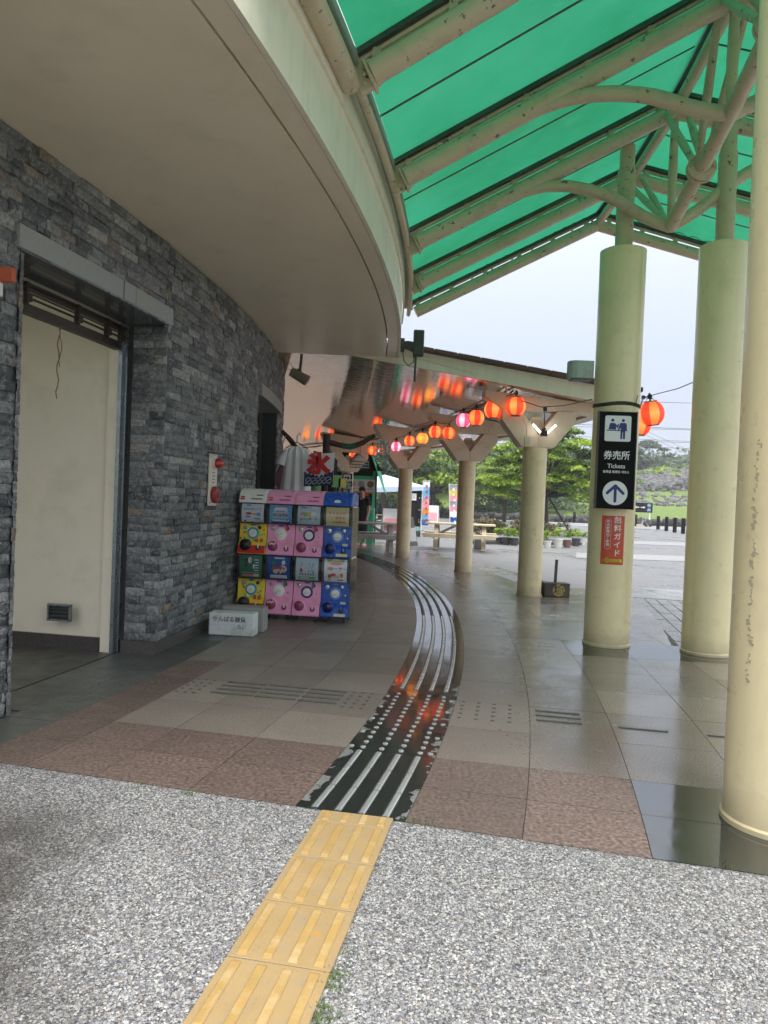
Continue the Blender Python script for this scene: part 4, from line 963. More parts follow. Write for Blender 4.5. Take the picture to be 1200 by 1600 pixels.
# wire from the bracket, round the sign column and off to the next one
pa = D(812, 625, 10.3); ptsw = [pa, D(845, 636, 9.6), D(880, 634, 8.6), D(925, 624, 7.0)]
ow = thing('strung_wire', (2.2, 6.8, 2.2), 'twisted wire tied round the ticket sign column and strung to the next column', 'cable')
mb = MB(); mb.tube(ptsw, .006, 5); 
for k in range(3):
    ring = [Vector((2.18+.219*math.cos(t_), 7.05+.219*math.sin(t_), 2.265+k*.012+.006*math.sin(3*t_))) for t_ in np.linspace(0, 2*math.pi, 26)]; mb.tube(ring, .005, 4)
e_ = D(1005, 621, 8.15); mb.tube([Vector((2.38, 6.98, 2.28)), e_, D(1060, 607, 7.6), D(1100, 590, 7.2), D(1155, 565, 6.62)], .005, 5)
mb.tube([e_, qa+Vector((0, 0, .16))], .005, 4); mb.tube([Vector((2.3, 6.87, 2.28)), Vector((2.31, 6.84, 2.36))], .004, 4); mb.box(e_, (.03, .03, .04)); mb.tube([e_, qb+Vector((0, 0, .2))], .004, 4)
fin('wire', mb, M['line'], ow)
# twin light tubes in the first bracket
q = D(850, 676, 10.35); fl = thing('light_tubes', q, 'two lit white light tubes set in a V on the first porch column bracket', 'lamp')
for s in (-1, 1):
    mb = MB(); mb.beam((s*.03, 0, -.02), (s*.16, 0, .11), .03, .022); fin('tube', mb, M['bulb'], fl, True)
mb = MB(); mb.box((0, 0, -.01), (.09, .05, .08)); mb.cyl((0, 0, .0), (.0, 0, .34), .006, n=5); mb.box((0, 0, .33), (.05, .04, .06)); mb.box((-.02, -.02, .02), (.04, .04, .1), (0, .5, 0)); fin('holder', mb, M['black'], fl, True)
mb = MB(); mb.tube([(-.30, .03, .2), (-.24, 0, .06), (-.25, -.02, -.1), (-.24, 0, -.16)], .008, 5); mb.box((-.235, .0, -.13), (.07, .06, .12)); fin('junction_box', mb, M['bracket'], fl, True)

# ================================================================== SIGNS on the column
def ticket_sign(loc, w_, rz, label, h_=.89, full=True):
    th = thing('ticket_sign', loc, label, 'sign', rz=rz); k = w_/.335
    mb = MB(); mb.box((0, 0, h_/2), (w_, .07*k, h_)); fin('panel', mb, M['signblack'], th, True, bev=.004)
    for s in (-1, 1): mb = MB(); mb.box((s*(w_/2+.003), 0, h_/2), (.007, .074*k, h_+.006)); fin('edge_trim', mb, M['darkgrey'], th, True)
    fy = -.0355*k; T_ = h_
    def rrect(cx, cz, ww, hh, r, y, n=5):
        o_ = []
        for (sx, sz, a0) in ((1, -1, -90), (1, 1, 0), (-1, 1, 90), (-1, -1, 180)):
            for i in range(n+1):
                t_ = rad(a0+90*i/n); o_.append((cx+sx*(ww/2-r)+r*math.cos(t_), y, cz+sz*(hh/2-r)+r*math.sin(t_)))
        return o_
    def disc(cx, cz, r, y, n=28, e=1.0): return [(cx+r*e*math.cos(2*math.pi*i/n), y, cz+r*math.sin(2*math.pi*i/n)) for i in range(n)]
    cz = T_-.155*k
    mb = MB(); mb.prism(rrect(0, cz, .235*k, .235*k, .018*k, fy), (0, -.002, 0)); fin('pictogram_field', mb, M['signwhite'], th, True)
    mb = MB(); y2 = fy-.0025
    mb.prism(disc(-.05*k, cz+.075*k, .014*k, y2), (0, -.001, 0)); mb.prism(disc(.045*k, cz+.075*k, .014*k, y2), (0, -.001, 0))
    mb.prism([(x*k, y2, cz+z*k) for x, z in ((-.085, -.01), (-.015, -.01), (-.02, .02), (-.005, .005), (.0, .0), (.008, .04), (0, .045), (-.01, .028), (-.03, .05), (-.07, .05), (-.078, .03))], (0, -.001, 0))
    mb.prism([(x*k, y2, cz+z*k) for x, z in ((.022, .053), (.068, .053), (.078, .035), (.08, -.02), (.066, -.02), (.066, -.095), (.048, -.095), (.046, -.03), (.042, -.03), (.040, -.095), (.024, -.095), (.024, .01), (.006, -.025), (-.002, -.02), (.012, .035))], (0, -.001, 0))
    mb.prism([(x*k, y2-.0004, cz+z*k) for x, z in ((-.10, -.022), (.085, -.022), (.085, -.014), (-.10, -.014))], (0, -.001, 0)); fin('pictogram', mb, M['navy'], th, True)
    rt = (math.pi/2, 0, 0); fz = fy-.0012
    if full:
        o1 = letters('券売所', .085, .0012, M['signwhite'], th, (0, fz, T_-.405*k), rt, .93)
        letters('Tickets', .055, .0006, M['signwhite'], th, (0, fz, T_-.500*k), rt)
        letters('售票處 售票处 매표소', .026, .0004, M['signwhite'], th, (0, fz, T_-.553*k), rt, .98)
    else:
        for s_, sz, b_, z_ in (('券売所', .085, .0012, .405), ('Tickets', .055, .0006, .50)):
            o1 = letters(s_, sz, b_, M['signwhite'], th, (0, fz, T_-z_*k), rt); o1.scale = (k, k, k)
    if full:
        c2 = T_-.745*k; mb = MB(); mb.prism(disc(0, c2, .112*k, fy), (0, -.002, 0)); fin('arrow_field', mb, M['signwhite'], th, True)
        mb = MB(); mb.beam((0, y2, c2-.075), (0, y2, c2+.05), .026, .001, up=(0, 1, 0))
        for s in (-1, 1): mb.beam((s*.072, y2-.0005, c2-.002), (0, y2-.0005, c2+.068), .026, .001, up=(0, 1, 0)); mb.prism(disc(s*.072, c2-.002, .013, y2), (0, -.0008, 0))
        mb.prism(disc(0, c2+.067, .013, y2-.001), (0, -.0008, 0)); mb.prism(disc(0, c2-.075, .013, y2), (0, -.0008, 0)); fin('arrow', mb, M['navy'], th, True)
    return th
sgn_p = D(959, 795, 6.775); ticket_sign((sgn_p.x+.0, 6.785, sgn_p.z), .335, rad(-4), 'tall black ticket office sign with an upward arrow on a cream column')
q = D(541, 776, 19.78); ticket_sign((q.x, q.y, q.z-.0), .27, rad(6), 'small far ticket sign on the farthest porch column', h_=.62, full=False)
# red sticker wrapped on the column
sr = thing('guide_sticker', (2.18, 7.05, .78), 'orange red guide sticker with a yellow arrow, below the black ticket sign', 'sticker')
mb = MB(); n = 8
def cylp(u, z, r): 
    a = -math.pi/2 - rad(12) + u/.213; return Vector((2.18+r*math.cos(a), 7.05+r*math.sin(a), .78+z))
def curved(u0, u1, z0, z1, r, mat, nm, parent):
    mb = MB(); b0 = []
    for i in range(n+1):
        u = u0+(u1-u0)*i/n; b0 += [cylp(u, z0, r), cylp(u, z1, r), cylp(u, z0, r-.002), cylp(u, z1, r-.002)]
    fs = []
    for i in range(n): q_ = 4*i; fs += [(q_, q_+4, q_+5, q_+1), (q_+1, q_+5, q_+7, q_+3), (q_, q_+2, q_+6, q_+4)]
    fs += [(0, 1, 3, 2), (4*n, 4*n+2, 4*n+3, 4*n+1)]
    mb.add(b0, fs); return fin(nm, mb, mat, parent)
curved(-.105, .105, 0, .455, .2155, M['signred'], 'sheet', sr)
def bend_letters(s, size, bold, u, z, mat):
    src = text_mesh(s, size, bold); m = src.copy(); m.materials.clear(); m.materials.append(mat)
    for v in m.vertices:
        p = cylp(u+v.co.x, z+v.co.y, .2163+v.co.z); v.co = p-sr.location
    o = bpy.data.objects.new('lettering', m); C.objects.link(o); o.parent = sr; return o
for k, ch in enumerate('無料ガイド'):
    if ch not in [a[0] for a in _txt]: text_mesh(ch, .068, .0011)
    bend_letters(ch, .068, .0011, .040, .412-k*.0765, M['signwhite'])
for k, ch in enumerate('案内時間約1時間'):
    text_mesh(ch, .031, .0005); bend_letters(ch, .031, .0005, -.045, .395-k*.0295-(0 if k < 4 else .006), M['signwhite'])
ring = []
for t_ in np.linspace(0, 2*math.pi, 41):
    cx_, cz_ = math.cos(t_), math.sin(t_); ring.append(cylp(-.045+.026*cx_, .283+(.115 if cz_ > 0 else -.115)+.024*cz_, .2163))
mb = MB(); mb.tube(ring, .0012, 4); fin('outline', mb, M['signwhite'], sr)
mb = MB()
for (u0, u1, z0a, z1a) in ((-.045, .085, .022, .052),):
    pass
def hw(u): return .030*(u+.088)/.05 if u < -.038 else .0145
us = list(np.linspace(-.088, -.0381, 7))+list(np.linspace(-.0379, .088, 12))
for ua, ub in zip(us[:-1], us[1:]): mb.add([cylp(ua, .038-hw(ua), .2168), cylp(ub, .038-hw(ub), .2168), cylp(ub, .038+hw(ub), .2168), cylp(ua, .038+hw(ua), .2168)], [(0, 1, 2, 3)]); fin('arrow', mb, M['signyellow'], sr)
# faded tape marks on the nearest column
tm = thing('tape_marks', (1.715, 3.10, 1.0), 'faded dark tape remnants running down the nearest column', 'tape residue')
mb = MB(); rr2 = random.Random(3); z = 1.62
ac = math.atan2(3.10, 1.715)+math.pi
for k in range(46):
    z -= U(.008, .026)
    if k % 7 == 5: z -= .03
    a = ac-.66+U(-.035, .035)+.02*math.sin(k); s = U(.004, .012); h = U(.004, .014)
    for _ in range(2):
        a2 = a+U(-.03, .03); p = Vector((1.715+.2141*math.cos(a2), 3.10+.2141*math.sin(a2), z+U(-.01, .01))); mb.box(p, (.0012, s*U(.6, 2), h), (U(-.6, .6), 0, a2))
o = fin('residue', mb, simple('tape_residue', (.46, .40, .28), .8, .3, 60), tm); o['kind'] = 'stuff'
# lamp housing on the left of the sign column
q = D(908, 578, 7.0); lb = thing('column_lamp', (q.x, q.y, q.z-.09), 'pale green half round lamp housing on the ticket sign column', 'lamp')
mb = MB(); pr_ = [(-.12, 0), (.1, 0)]; poly = [(.1, -.085, 0), (-.06, -.085, 0), (-.10, -.07, 0), (-.125, -.04, 0), (-.13, 0, 0), (-.125, .04, 0), (-.10, .07, 0), (-.06, .085, 0), (.1, .085, 0)]
mb.prism(poly, (0, 0, .165)); fin('housing', mb, M['lampbox'], lb, True, bev=.005)
mb = MB(); mb.box((-.0, 0, -.006), (.19, .15, .010)); fin('diffuser', mb, M['darkgrey'], lb, True)
# antenna box on the end of the eave
q = D(653, 533, 9.75); an = thing('antenna_box', (q.x, q.y, q.z-.2), 'dark grey green receiver box with a rod antenna on the end of the eave', 'antenna')
mb = MB(); mb.prism([(-.06, -.06, .0), (-.06, .06, .0), (-.06, .06, .34), (-.06, -.06, .34)], (.14, 0, 0)); fin('case', mb, M['box_green'], an, True, bev=.012)
mb = MB(); mb.prism([(-.19, 0, .11), (-.05, 0, .05), (-.05, 0, .19), (-.13, 0, .20), (-.19, 0, .19)], (0, .03, 0)); mb.box((-.2, 0, .14), (.05, .06, .17)); fin('arm', mb, M['box_green'], an, True)
mb = MB(); mb.cyl((-.02, -.03, .08), (-.025, -.03, -.34), .016, n=10); fin('rod', mb, M['darkgrey'], an, True)
mb = MB(); mb.tube([(-.19, -.02, .2), (-.19, -.03, .0), (-.17, -.03, -.08), (-.11, -.03, -.13), (-.05, -.03, -.08), (-.04, -.03, .04)], .007, 6); fin('cable', mb, M['black'], an, True)
# spotlight under the eave
q = D(468, 587, 9.9); sl2 = thing('spotlight', q, 'grey cylindrical spotlight hanging under the porch soffit by the stone wall', 'lamp')
mb = MB(); mb.cyl((-.11, 0, .05), (.11, -.02, -.07), .062, .072, 24); fin('head', mb, simple('spot_grey', (.22, .19, .15), .4), sl2, True, smooth=True)
mb = MB(); mb.cyl((.105, -.02, -.067), (.112, -.02, -.071), .062, n=20); fin('lens', mb, M['black'], sl2, True)
mb = MB(); mb.beam((0, 0, .03), (.02, .0, .29), .035, .035); mb.box((.0, -.02, .07), (.05, .09, .03)); fin('stem', mb, M['darkgrey'], sl2, True)
mb = MB(); mb.tube([(-.1, 0, .07), (-.16, 0, .08), (-.17, 0, .14), (-.13, 0, .16), (-.09, 0, .1)], .004, 5); fin('cable', mb, M['black'], sl2, True)

# ================================================================== CAPSULE MACHINES
gdir = (G(415, 967)-G(545, 975)); gdir.z = 0; grz = math.atan2(-gdir.y, -gdir.x)
gbase = G(545, 974)
GW = .302
def poster(kind, parent, z0, z1, upper):
    """printed card behind the clear cover"""
    y = -.045; h = z1-z0; w_ = .24
    bg = {'a': 'p_white', 'b': 'p_sky', 'c': 'p_pale', 'd': 'p_card', 'e': 'p_green', 'f': 'p_blue', 'g': 'p_pale', 'h': 'p_white'}[kind]
    mb = MB(); ks = 6; b = []
    def yy(t_): return y-.018*math.sin(math.pi*min(1, max(0, t_)))
    for i in range(ks+1):
        t_ = i/ks; b += [(-w_/2, yy(t_), z0+h*t_), (w_/2, yy(t_), z0+h*t_)]
    mb.add(b, [(2*i, 2*i+1, 2*i+3, 2*i+2) for i in range(ks)]); po_ = fin('poster', mb, M[bg], parent, True)
    shapes = []
    r = random.Random(ord(kind))
    def el(cx, cz, rx, rz_, m, n=14): shapes.append(([(cx+rx*math.cos(2*math.pi*i/n), cz+rz_*math.sin(2*math.pi*i/n)) for i in range(n)], m))
    def rc(x0, z0_, x1, z1_, m): shapes.append(([(x0, z0_), (x1, z0_), (x1, z1_), (x0, z1_)], m))
    txts = []
    if kind == 'a':
        rc(-.07, .88, -.02, .97, 'p_sky'); el(-.04, .47, .035, .07, 'p_red'); el(.03, .45, .03, .06, 'p_yellow'); el(-.05, .30, .03, .06, 'p_sky'); el(.065, .44, .024, .11, 'p_sky'); rc(.02, .2, .085, .24, 'p_blue'); rc(-.09, .03, -.07, .1, 'p_black'); rc(-.02, .0, .02, .03, 'p_grey'); rc(.03, .13, .08, .16, 'p_grey')
        txts.append(('ジャパニーズ', .032, .0008, 0, .70, 'p_blue'))
    elif kind == 'b':
        rc(-.085, .28, .085, .62, 'p_cream'); el(0, .80, .07, .10, 'p_white'); rc(-.1, .0, .1, .12, 'p_blue'); rc(-.09, .1, .09, .2, 'p_white')
        for i in range(5): el(-.065+i*.033, .45+.05*(i % 2), .010, .05, r.choice(['p_red', 'p_brown', 'p_pinkc']))
        el(-.06, .70, .014, .06, 'p_white'); el(.06, .70, .014, .06, 'p_white'); el(.07, .2, .01, .05, 'p_red'); rc(-.06, .86, .06, .9, 'p_pinkc')
    elif kind == 'c':
        rc(-.09, .86, -.03, .97, 'p_sky'); rc(.03, .88, .09, .96, 'p_white'); el(.0, .56, .025, .15, 'p_yellow'); el(-.07, .58, .02, .10, 'p_pinkc'); el(-.035, .55, .02, .12, 'p_lgreen'); el(.05, .58, .03, .12, 'p_white')
        for i in range(6): el(-.08+i*.031, .26+.06*(i % 2), .011, .06, ['p_red', 'p_grey', 'p_lgreen', 'p_brown', 'p_white', 'p_grey'][i])
        rc(-.09, .05, .09, .1, 'p_white')
    elif kind == 'd':
        txts += [('チャレンジ', .036, .0008, 0, .66, 'p_red'), ('ガチャ', .036, .0008, .03, .42, 'p_red'), ('a challenge', .03, .0006, .02, .2, 'p_red')]
    elif kind == 'e':
        el(-.05, .66, .018, .2, 'p_black'); el(-.01, .78, .02, .14, 'p_white'); el(.0, .8, .012, .1, 'p_pinkc'); rc(-.1, .20, .1, .23, 'p_yellow'); rc(-.09, .04, .03, .14, 'p_pinkc'); rc(.03, .03, .09, .16, 'p_white')
        for i in range(5): rc(.04+.01*(i % 2), .3+i*.12, .085, .34+i*.12, 'p_white')
        el(.035, .5, .01, .12, 'p_white')
    elif kind == 'f':
        rc(-.09, .02, .09, .17, 'p_white'); el(-.03, .42, .045, .18, 'p_brown'); el(.045, .45, .045, .17, 'p_cream'); el(0, .33, .06, .12, 'p_cream'); el(.05, .74, .02, .1, 'p_white'); el(-.05, .72, .03, .1, 'p_green'); el(.02, .5, .02, .09, 'p_red'); el(.0, .26, .012, .06, 'p_black'); el(.04, .25, .012, .05, 'p_black'); rc(-.05, .9, .06, .96, 'p_white')
    elif kind == 'g':
        for i in range(4): el(-.055+i*.04, .55, .014, .25, ['p_grey', 'p_cream', 'p_sky', 'p_grey'][i])
        el(-.06, .45, .014, .1, 'p_red'); rc(-.09, .05, .09, .16, 'p_lgreen'); rc(-.07, .08, .02, .12, 'p_white')
        for i in range(6): el(-.07+i*.028, .27, .008, .05, r.choice(['p_red', 'p_black', 'p_brown']))
    else:
        el(0, .86, .085, .16, 'p_cream'); rc(-.09, .9, .09, 1.0, 'p_lgreen'); el(0, .82, .06, .05, 'p_orange'); rc(-.085, .52, -.03, .64, 'p_orange'); el(.065, .30, .02, .1, 'p_orange'); el(-.06, .24, .02, .1, 'p_brown'); el(-.02, .30, .03, .08, 'p_red'); el(.01, .22, .03, .07, 'p_cream'); rc(.02, .05, .08, .1, 'p_brown'); rc(-.08, .05, -.05, .1, 'p_grey')
        txts.append(('シーサー', .045, .001, .03, .57, 'p_brown'))
    names = sorted({s[1] for s in shapes}); mb = MB()
    for k_, (pl, m_) in enumerate(shapes):
        mb.mat(names.index(m_)); yo = -.0012-.0002*k_
        mb.add([(x, yy(t_)+yo, z0+h*t_) for x, t_ in pl], [tuple(range(len(pl)))])
    if shapes: fin('print', mb, [M[n_] for n_ in names], po_, True)
    for (s, sz, bo, x, t_, m_) in txts: letters(s, sz, bo, M[m_], po_, (x, yy(t_)-.004, z0+h*t_))
    return po_
def machine(ix, upper, cname, kind, label, variant):
    z0 = .055 if not upper else .675
    loc = gbase + Vector((math.cos(grz), math.sin(grz), 0))*(-GW*(3.5-ix)-0.0); bx = (loc.x, loc.y, z0)
    th = thing('capsule_machine', bx, label, 'capsule machine', 'eight capsule toy machines stacked two high', rz=grz)
    if cname == 'yellow': body, dark, lid = M['g_yellow'], M['black'], M['g_white']
    elif cname == 'pink': body, dark, lid = M['g_pink'], M['g_pink_dark'], M['g_pink']
    else: body, dark, lid = M['g_blue'], M['g_blue_dark'], M['g_blue']
    PH = .365 if not upper else .325; DH = .255 if not upper else .215; w_ = GW-.008; dp = .33
    # shell
    mb = MB(); mb.box((0, .04+dp/2, (PH+DH)/2), (w_, dp-.04, PH+DH)); fin('body', mb, M['g_side'] if cname != 'blue' else M['g_white'], th, True, bev=.006)
    # front panel with the flared lower lip
    mb = MB(); pf = [(.045, PH), (-.012, PH), (-.022, PH*.40), (-.060, PH*.30), (-.075, .02), (-.07, .004), (.045, .004)]
    mb.prism([(-w_/2, y, z) for y, z in pf], (w_, 0, 0)); fin('front_panel', mb, body, th, True, bev=.004)
    def fy(z):
        t_ = z/PH
        if t_ > .4: return -.012-(1-t_)/.6*.010
        if t_ > .3: return -.022-(.4-t_)/.1*.038
        return -.060-(.3-t_)/.3*.015
    if cname == 'yellow':
        mb = MB(); mb.prism([(-w_/2+.003, fy(PH*.295)-.004, PH*.295), (w_/2-.003, fy(PH*.295)-.004, PH*.295), (w_/2-.003, -.0785, .012), (-w_/2+.003, -.0785, .012)], (0, .003, 0)); fin('lip_label', mb, M['g_red'], th, True)
        rr = random.Random(ix+7*upper); mb = MB(); mats_ = [M['p_red'], M['p_blue'], M['p_lgreen'], M['p_white'], M['p_orange'], M['p_sky']]
        for k_ in range(34):
            x = rr.uniform(-.13, .13); z = rr.uniform(PH*.42, PH*.97)
            if math.hypot(x, z-PH*.68) < .062: continue
            mb.mat(rr.randrange(6)); s = rr.uniform(.006, .02); a_ = rr.uniform(0, 3); y_ = fy(z)-.0012-.00008*k_
            mb.add([(x+s*math.cos(a_+t_)*(1 if j % 2 else .45), y_, z+s*math.sin(a_+t_)*(1 if j % 2 else .5)) for j, t_ in enumerate(np.linspace(0, 5.6, 8))], [tuple(range(8))])
        mb.mat(0)
        for x in (.035, .085):
            for k_ in range(3): mb.add([(x+.012*k_-.01, fy(.16)-.006, PH*.38), (x+.012*k_, fy(.16)-.006, PH*.38), (x+.012*k_+.003, fy(.16)-.006, PH*.52), (x+.012*k_-.008, fy(.16)-.006, PH*.50)], [(0, 1, 2, 3)])
        fin('printed_pattern', mb, mats_, th, True)
    # dial
    dz, dr = PH*.68, .052; y0 = fy(dz)
    rc_ = {'yellow': M['g_teal'], 'blue': M['g_ring']}.get(cname, M['g_white'] if variant == 0 else (M['navy'] if variant == 1 else M['g_pink']))
    mb = MB(); mb.lathe((0, y0+.002, dz), [(dr*1.22, 0), (dr*1.2, -.008), (dr*.9, -.010)], 28, 'y'); ri = fin('dial_ring', mb, rc_, th, True, smooth=True)
    mb = MB(); mb.lathe((0, y0-.006, dz), [(dr*.82, 0), (dr*.80, -.012), (dr*.72, -.016), (.001, -.018)], 28, 'y'); dl = fin('dial', mb, M['g_white'], th, True, smooth=True)
    mb = MB(); mb.box((0, y0-.034, dz), (dr*1.45, .026, .014), (0, rad(-25+ix*7), 0)); fin('grip', mb, M['white'], dl, True, bev=.004)
    # prize door
    cz_, cr_, cx_ = PH*.30, .056, -.065; y1 = fy(cz_)-.004
    mb = MB(); mb.lathe((cx_, y1+.03, cz_), [(cr_*1.10, 0), (cr_*1.10, -.045), (cr_*.98, -.048)], 26, 'y'); hd = fin('prize_hatch', mb, body if cname != 'yellow' else M['black'], th, True, smooth=True)
    mb = MB(); mb.lathe((cx_, y1-.016, cz_), [(cr_*.96, 0), (cr_*.9, -.008), (cr_*.6, -.018), (.001, -.022)], 26, 'y'); fin('hatch_window', mb, dark, hd, True, smooth=True)
    if cname == 'pink' and variant == 0:
        mb = MB()
        for k_ in range(4): mb.lathe((cx_-.025+k_*.017, y1-.036, cz_+.022+.008*(k_ % 2)), [(.011, 0), (.009, -.004), (.001, -.005)], 10, 'y')
        fin('hatch_sticker', mb, M['p_cream'], hd, True)['kind'] = 'stuff'
    # coin return
    mb = MB(); mb.lathe((.075, fy(PH*.22)-.002, PH*.22), [(.026, .01), (.026, -.010), (.018, -.012)], 18, 'y'); fin('coin_return', mb, dark, th, True, smooth=True)
    mb = MB(); mb.box((.075, fy(PH*.22)-.016, PH*.27), (.012, .012, .04)); fin('return_flap', mb, M['g_white'] if cname != 'blue' else M['g_ring'], th, True, bev=.002)
    # buttons, coin slot, stickers
    mb = MB(); mb.lathe((-.085, fy(PH*.86), PH*.86), [(.024, 0), (.022, -.006), (.001, -.008)], 16, 'y'); fin('coin_slot', mb, M['g_silver'], th, True, smooth=True)
    mb = MB(); mb.lathe((.070, fy(PH*.87), PH*.87), [(.020, 0), (.018, -.008), (.012, -.009)], 16, 'y'); fin('lock', mb, M['g_side'] if cname != 'blue' else M['g_silver'], th, True, smooth=True)
    mb = MB(); mb.lathe((.105, fy(PH*.64), PH*.64), [(.012, 0), (.010, -.006), (.001, -.007)], 12, 'y'); fin('button', mb, M['g_silver'], th, True, smooth=True)
    mb = MB(); mb.box((0, fy(PH*.95)-.001, PH*.95), (.055, .003, .014)); fin('price_plate', mb, M['p_blue'] if cname != 'blue' else M['g_ring'], th, True, bev=.001)
    if cname != 'yellow':
        mb = MB(); zz = PH*.40 if cname == 'blue' else PH*.45; mb.box((.085, fy(zz)-.003, zz), (.055, .002, .042)); fin('sticker', mb, M['p_card'] if cname == 'blue' else M['p_pinkc'], th, True)
    if cname == 'blue':
        mb = MB(); mb.box((.06, -.0775, .035), (.12, .003, .030), (rad(-6), 0, 0)); fin('paper_strip', mb, M['p_card'], th, True)
    if cname == 'pink':
        mb = MB(); mb.mat(0); mb.prism([(.05+x, fy(PH*.9)-.013, PH*.84+z) for x, z in ((0, 0), (.012, -.03), (.025, 0), (.03, .04), (.018, .06), (.004, .05))], (0, -.002, 0)); fin('figure_sticker', mb, M['p_red'] if upper else M['p_green'], th, True)
    # display window
    mb = MB()
    for s in (-1, 1): mb.box((s*(w_/2-.012), .02, PH+DH/2), (.024, .06, DH))
    mb.box((0, .045, PH+DH/2), (w_, .01, DH)); fin('display_back', mb, M['g_side'], th, True)
    poster(kind, th, PH+.012, PH+DH-.012, upper)
    mb = MB(); ks = 8; b = []
    for i in range(ks+1):
        t_ = i/ks; y_ = -.052-.030*math.sin(math.pi*(.15+.85*t_)*.95); z_ = PH+.004+(DH-.006)*t_; b += [(-w_/2+.002, y_, z_), (w_/2-.002, y_, z_)]
    mb.add(b, [(2*i, 2*i+1, 2*i+3, 2*i+2) for i in range(ks)])
    for s_ in (0, 1):
        side = [b[2*i+s_] for i in range(ks+1)]; xx = side[0][0]; mb.add(side+[(xx, .0, PH+DH-.002), (xx, .0, PH+.004)], [tuple(range(ks+3))])
    fin('clear_cover', mb, M['clear'], th, True, smooth=True)
    mb = MB(); mb.box((0, -.058, PH+.006), (w_, .03, .012)); fin('cover_sill', mb, M['g_side'] if cname != 'blue' else M['clear'], th, True, bev=.002)
    if upper:
        mb = MB(); H0 = PH+DH
        pf = [(.34, H0+.005), (.34, H0+.13), (.10, H0+.15), (.03, H0+.145), (-.02, H0+.125), (-.055, H0+.09), (-.075, H0+.045), (-.085, H0+.0), (-.07, H0)]
        mb.prism([(-GW/2+.002, y, z) for y, z in pf], (GW-.004, 0, 0)); ld = fin('lid', mb, lid, th, True, bev=.006)
        if cname == 'blue':
            mb = MB(); mb.prism([(-.035, -.081, H0+.035), (.035, -.081, H0+.035), (.03, -.075, H0+.058), (.0, -.073, H0+.066), (-.03, -.075, H0+.058)], (0, -.004, 0)); fin('badge', mb, M['white'], ld, True)
        else:
            mb = MB(); mb.box((-.105, -.078, H0+.05), (.042, .005, .036), (rad(-24), 0, 0)); bd = fin('badge', mb, M['g_red'] if variant != 1 else M['p_pinkc'], ld, True)
            o_ = letters('BANDAI', .012, .0003, M['white'], bd, (-.105, -.0835, H0+.051), (rad(66), 0, 0))
            o_ = letters('GASHAPON', .022, .0008, M['p_black'] if cname == 'yellow' else M['g_pink_dark'], ld, (.045, -.083, H0+.042), (rad(70), 0, 0))
            mb = MB(); mb.box((.075, -.066, H0+.082), (.07, .003, .010), (rad(-30), 0, 0)); fin('logo_bar', mb, M['p_black'] if cname == 'yellow' else M['g_pink_dark'], ld, True)
    else:
        for s in (-1, 1):
            mb = MB(); mb.cyl((s*.1-.012, .0, -.030), (s*.1+.012, .0, -.030), .024, n=14); mb.box((s*.1, .0, -.008), (.04, .05, .014)); fin('caster', mb, M['black'], th, True)
            mb = MB(); mb.cyl((s*.1-.012, .27, -.030), (s*.1+.012, .27, -.030), .024, n=14); fin('caster', mb, M['black'], th, True)
    if ix == 3:
        mb = MB(); mb.box((w_/2+.006, .15, (PH+DH)/2), (.006, .40, PH+DH-.02)); fin('side_cover', mb, M['clear'], th, True)
    return th
for (ix, up, cn_, kd, lab, va) in [
    (0, 0, 'yellow', 'e', 'lower yellow capsule machine with a green poster, behind the concrete block', 0),
    (1, 0, 'pink', 'f', 'lower pink capsule machine with a dark blue poster, next to the yellow one', 0),
    (2, 0, 'pink', 'g', 'lower pink capsule machine with a pale blue poster, next to the blue one', 1),
    (3, 0, 'blue', 'h', 'lower blue capsule machine with an orange and white lion dog poster', 0),
    (0, 1, 'yellow', 'a', 'upper yellow capsule machine with a white lid and white poster', 0),
    (1, 1, 'pink', 'b', 'upper pink capsule machine with a sky blue poster', 0),
    (2, 1, 'pink', 'c', 'upper pink capsule machine with a pastel poster, next to the blue one', 1),
    (3, 1, 'blue', 'd', 'upper blue capsule machine with a handwritten yellow card', 0)]:
    machine(ix, up, cn_, kd, lab, va)
# concrete blocks
q = (G(326, 992)+G(397, 996))/2; bk = thing('concrete_block', (q.x, q.y+.085, 0), 'white painted concrete block with handwriting, in front of the yellow machines', 'block', rz=rad(-4))
mb = MB(); mb.box((0, 0, .105), (.42, .17, .205)); fin('block', mb, M['block_white'], bk, True, bev=.008)
letters('やんばる雑貨', .052, .0007, M['darkgrey'], bk, (-.02, -.0862, .15)); letters('ら。', .046, .0006, M['darkgrey'], bk, (.10, -.0862, .085))
bk2 = thing('concrete_block', (q.x+.06, q.y+.33, 0), 'bare grey concrete block behind the white one, touching the machines', 'block', rz=rad(-3))
mb = MB(); mb.box((0, 0, .115), (.40, .19, .23)); fin('block', mb, M['concrete'], bk2, True, bev=.008)
q = (G(850, 933)+G(889, 933))/2; bc = thing('castle_block', (q.x, q.y+.1, 0), 'dark concrete block with a yellow disc and black character, at the porch column foot', 'block', rz=rad(4))
mb = MB(); mb.box((0, 0, .10), (.37, .2, .195)); fin('block', mb, M['block_dark'], bc, True, bev=.006)
mb = MB(); mb.lathe((.02, -.101, .10), [(.088, 0), (.088, -.002)], 28, 'y'); fin('disc', mb, simple('ochre_disc', (.45, .32, .10), .6), bc, True)
letters('城', .15, .004, M['black'], bc, (.02, -.1045, .10))
mb = MB(); mb.beam((.0, .02, .19), (.01, .02, .53), .035, .035); fin('post', mb, M['darkgrey'], bc, True)
